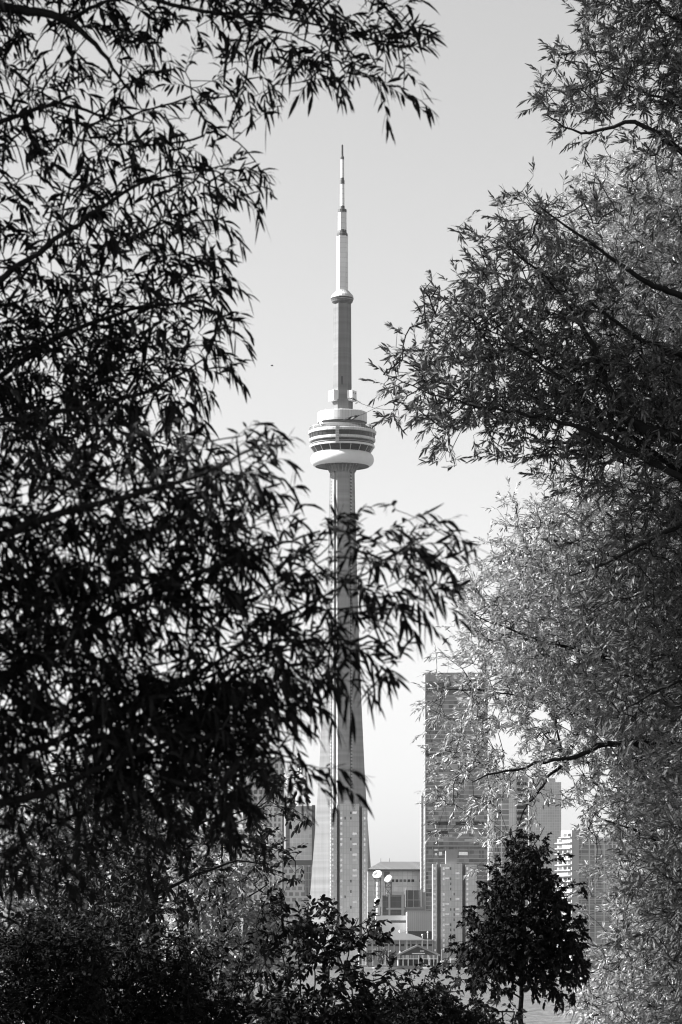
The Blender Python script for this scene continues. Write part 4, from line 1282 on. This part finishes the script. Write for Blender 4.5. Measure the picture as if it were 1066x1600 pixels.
# --- trees and shrubs on the near shore, left
make_tree('shore_tree', 'dark slim broadleaf tree with forked stems below the near willow, lower left', 'tree', 52.0,
          [(240, 1800, 0, 9), (241, 1480, 0, 6), (238, 1400, 0, 4.6), (228, 1340, 0, 3.4), (215, 1280, 0, 2.4), (205, 1210, 0, 1.4)],
          [[(241, 1420, 0, 4), (250, 1370, 0, 3), (262, 1310, 0, 2.2), (275, 1240, 0, 1.3)],
           [(238, 1400, 0, 3), (310, 1365, 0, 2.2), (370, 1345, 0, 1.6), (420, 1350, 0, 1)],
           [(262, 1310, 0, 2), (330, 1280, 0, 1.6), (400, 1260, 0, 1)],
           [(228, 1340, 0, 2.4), (160, 1330, 0, 1.6), (90, 1310, 0, 1)]],
          [(1170, 300, [10, 45, 10]), (1200, 180, [40, 40, 40, 72, 30]), (1260, 60, [20, 60, 70, 50, 46, 70, 34]), (1320, 60, [40, 72, 74, 70, 36, 40, 34]), (1380, 60, [40, 74, 80, 66, 20, 8])],
          [((400, 1350), (447, 1360), 0), ((390, 1330), (437, 1335), 0), ((400, 1270), (430, 1270), 0)],
          8.0, 4.2, 22, 9, 110, ML['mid'], M['bark_dark'], 61, 'trees on the near left shore', shape='oval', droop=0.1, curl=0.2, K=1.5, twig_r=0.3, clump=0.4)
make_tree('shore_tree', 'twin stemmed dark tree at the lower left edge', 'tree', 54.0,
          [(130, 1780, 0, 8), (128, 1480, 0, 5.5), (125, 1400, 0, 4.4), (122, 1300, 0, 3.6), (112, 1240, 0, 3), (102, 1190, 0, 2)],
          [[(125, 1400, 0, 3.4), (150, 1330, 0, 2.6), (166, 1260, 0, 2.2), (160, 1210, 0, 1.6)],
           [(122, 1300, 0, 2.4), (70, 1270, 0, 1.6), (10, 1255, 0, 1)],
           [(125, 1400, 0, 2.6), (60, 1370, 0, 1.8), (0, 1350, 0, 1)]],
          [(1180, 0, [40, 40, 50, 30]), (1240, 0, [26, 20, 30, 20]), (1320, 0, [50, 54, 60, 40]), (1380, 0, [52, 56, 70, 50]), (1440, 0, [70, 70, 70, 60])],
          [], 8.0, 4.2, 22, 9, 110, ML['mid'], M['bark_dark'], 62, 'trees on the near left shore', shape='oval', droop=0.1, curl=0.2, K=1.5, twig_r=0.3, clump=0.4)
make_tree('sunlit_tree', 'pale sunlit tree by the water seen through gaps at the lower left', 'tree', 92.0,
          [(150, 1690, 0, 8), (150, 1500, 0, 6), (150, 1380, 0, 4), (150, 1240, 0, 2)],
          [[(150, 1400, 0, 3), (60, 1300, 0, 1.5), (10, 1250, 0, 0.8)], [(150, 1420, 0, 3), (230, 1310, 0, 1.5), (270, 1240, 0, 0.8)]],
          [(1210, -20, [70, 80, 80, 70, 72, 40]), (1270, -20, [80, 85, 86, 84, 80, 50]), (1330, -20, [84, 86, 86, 84, 80, 50]), (1390, -20, [84, 86, 86, 84, 80, 50]), (1450, -20, [84, 86, 86, 84, 80, 50])],
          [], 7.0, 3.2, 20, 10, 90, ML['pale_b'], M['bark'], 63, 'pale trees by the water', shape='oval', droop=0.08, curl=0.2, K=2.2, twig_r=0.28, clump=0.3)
make_tree('sunlit_tree', 'low pale sunlit tree between the dark shore tree and the leafy shrub', 'tree', 88.0,
          [(350, 1690, 0, 7), (350, 1500, 0, 5), (350, 1400, 0, 3), (345, 1310, 0, 1.4)],
          [[(350, 1440, 0, 2.4), (300, 1370, 0, 1.2), (270, 1320, 0, 0.8)], [(350, 1440, 0, 2.4), (390, 1400, 0, 1.2), (420, 1380, 0, 0.8)]],
          [(1290, 260, [50, 64, 40]), (1350, 260, [84, 86, 60]), (1400, 380, [40]), (1410, 260, [86, 88, 76, 10]), (1470, 260, [86, 86, 70, 6]), (1530, 280, [76, 60, 20])],
          [], 7.0, 3.2, 20, 10, 80, ML['pale_b'], M['bark'], 64, 'pale trees by the water', shape='oval', droop=0.08, curl=0.2, K=2.2, twig_r=0.28, clump=0.3)


def shrub(label, D, x, rows, sprays, seed, L=7.0, Wd=3.9, K=2.4, limbs=None, tw=24, name='shrub', mat='shrub', fan=90, ytop=1460, thick=80, clump=0.3):
    yb = HY + CAMZ / D * F
    rs = random.Random(seed)
    lim = limbs or []
    if not lim:
        for k in range(6):
            dx = fan * (k / 5 * 2 - 1)
            lim.append([(x, 1640, 0, 2.0), (x + dx * 0.5, 1580, rs.uniform(-40, 40), 1.5), (x + dx, ytop + rs.uniform(0, 40), rs.uniform(-50, 50), 0.7)])
    return make_tree(name, label, 'shrub', D, [(x, yb, 0, 3.0), (x, 1640, 0, 2.4), (x, 1590, 0, 1.6)], lim, rows, sprays, L, Wd, tw, 9, thick, ML[mat], M['bark_dark'], seed,
                     'shrubs along the near shore', shape='oval', droop=0.08, curl=0.25, spread=0.95, bias=(0, 0, 0.25), K=K, twig_r=0.4, clump=clump, crown_name='leaves')


shrub('dense dark shrub filling the lower left corner', 34, 60, [(1425, -20, [30, 40, 40]), (1460, -20, [84, 90, 90]), (1520, -20, [93, 95, 94]), (1580, -20, [95, 96, 95])], [], 71, thick=70)
shrub('dense dark shrub second from the lower left corner', 36, 200, [(1440, 130, [50, 60, 40]), (1500, 130, [92, 92, 90]), (1560, 130, [95, 96, 95])], [], 72, thick=70)
shrub('dense dark shrub left of the leafy shrub below the tower', 37, 330, [(1460, 270, [50, 30, 0]), (1510, 270, [78, 40, 16]), (1560, 270, [93, 84, 80])], [], 73, thick=70)
shrub('upright leafy shrub with arching shoots in front of the tower foot', 33, 480,
      [(1400, 420, [52, 30, 10]), (1440, 390, [56, 84, 70, 30]), (1500, 400, [36, 66, 62, 20]), (1550, 400, [84, 86, 84, 60]), (1590, 400, [94, 94, 94, 70])],
      [((430, 1440), (425, 1395), 0), ((450, 1440), (440, 1400), 0), ((440, 1420), (437, 1388), 10), ((480, 1440), (490, 1400), 0), ((520, 1450), (522, 1402), 0), ((510, 1450), (512, 1412), 10), ((530, 1460), (540, 1418), 0), ((545, 1470), (556, 1428), 0), ((545, 1480), (590, 1448), 0),
       ((540, 1490), (575, 1462), 0), ((550, 1500), (596, 1480), 0), ((470, 1440), (465, 1410), 0), ((530, 1430), (550, 1440), 0)],
      74, L=11, Wd=5.4, K=2.0, fan=80, ytop=1430, tw=30)
shrub('rounded dark shrub below the gabled pavilion', 35, 655, [(1510, 640, [30]), (1530, 620, [40, 30]), (1555, 600, [70, 80, 30]), (1590, 580, [94, 95, 80])],
      [((655, 1520), (660, 1492), 0), ((640, 1530), (632, 1510), 0), ((680, 1530), (690, 1508), 0)], 75, fan=50, ytop=1510)
shrub('low dark shrub between the leafy shrub and the rounded shrub', 38, 590, [(1550, 550, [50, 30]), (1580, 540, [80, 74]), (1600, 540, [94, 92])], [((575, 1560), (570, 1520), 0), ((600, 1560), (606, 1530), 0)], 76, fan=40, ytop=1545)
shrub('low dark shrub at the foot of the maple, right of the rounded one', 36, 735, [(1560, 690, [40, 10]), (1585, 690, [80, 56])], [((740, 1570), (760, 1548), 0), ((720, 1560), (716, 1535), 0), ((760, 1590), (785, 1575), 0)], 77, fan=50, ytop=1560)

# far waterfront trees
for i, (px, yt, w_, lab) in enumerate(((598, 1478, 16, 'small leafy tree on the far quay left of the gabled pavilion'), (614, 1484, 14, 'lowest small tree touching the pavilion roof on the far quay'), (575, 1482, 18, 'small far quay tree nearest the tower foot'), (694, 1494, 12, 'little round tree right of the pavilion by the footbridge'), (745, 1492, 20, 'small far tree partly hidden behind the maple'))):
    make_tree('waterfront_tree', lab, 'tree', 1735.0, [(px, 1511, 0, 0.9), (px, 1500, 0, 0.7), (px, yt + 6, 0, 0.3)], [[(px, 1500, 0, 0.5), (px - w_ * .3, yt + 10, 0, 0.2)], [(px, 1500, 0, 0.5), (px + w_ * .3, yt + 10, 0, 0.2)]],
              [], [((px + random.uniform(-w_, w_) * .5, random.uniform(yt + 6, 1505)), (px + random.uniform(-w_, w_) * .6, random.uniform(yt, 1500)), random.uniform(-8, 8)) for k in range(46)],
              2.4, 1.6, 8, 9, 10, ML['dark_w'], M['bark'], 90 + i, 'trees on the far quay', shape='oval', droop=0.05, twig_r=0.12)

# a bird far off against the sky
bird = thing('bird', P(425, 571.5, 160), 'tiny dark bird flying in the open sky left of the tower', 'bird')
c = Vector(P(425, 571.5, 160))
mb = MB(); mb.loft([[tuple(c + Vector((x, r * math.cos(a), r * math.sin(a)))) for a in [k * math.pi / 4 for k in range(8)]] for x, r in ((-0.075, 0.004), (-0.05, 0.014), (0, 0.024), (0.045, 0.02), (0.065, 0.013), (0.085, 0.003))])
mb.build('body', M['grey_dark'], bird, smooth=True)
for s_ in (-1, 1):
    q = [c + Vector((0.03, 0, 0.01)), c + Vector((0.045, s_ * 0.07, 0.035)), c + Vector((0.0, s_ * 0.17, 0.01)), c + Vector((-0.03, s_ * 0.08, 0.03)), c + Vector((-0.03, 0, 0.01))]
    MB().loft([[tuple(p) for p in q], [tuple(p + Vector((0, 0, 0.006))) for p in q]]).build('wing', M['grey_dark'], bird)

# ------------------------------------------------------------------ the air between here and the city
hz = bpy.data.materials.new('thin_summer_haze')
hz.use_nodes = True
hn = hz.node_tree.nodes
hn.clear()
pv_ = hn.new('ShaderNodeVolumePrincipled')
pv_.inputs['Color'].default_value = g3(0.95)
pv_.inputs['Density'].default_value = 0.9e-5
pv_.inputs['Anisotropy'].default_value = 0.2
ho = hn.new('ShaderNodeOutputMaterial')
hz.node_tree.links.new(pv_.outputs[0], ho.inputs['Volume'])
tag(MB().box(-3010, 3010, -75, 6010, -3.6, 640).build('haze', hz), kind='stuff')
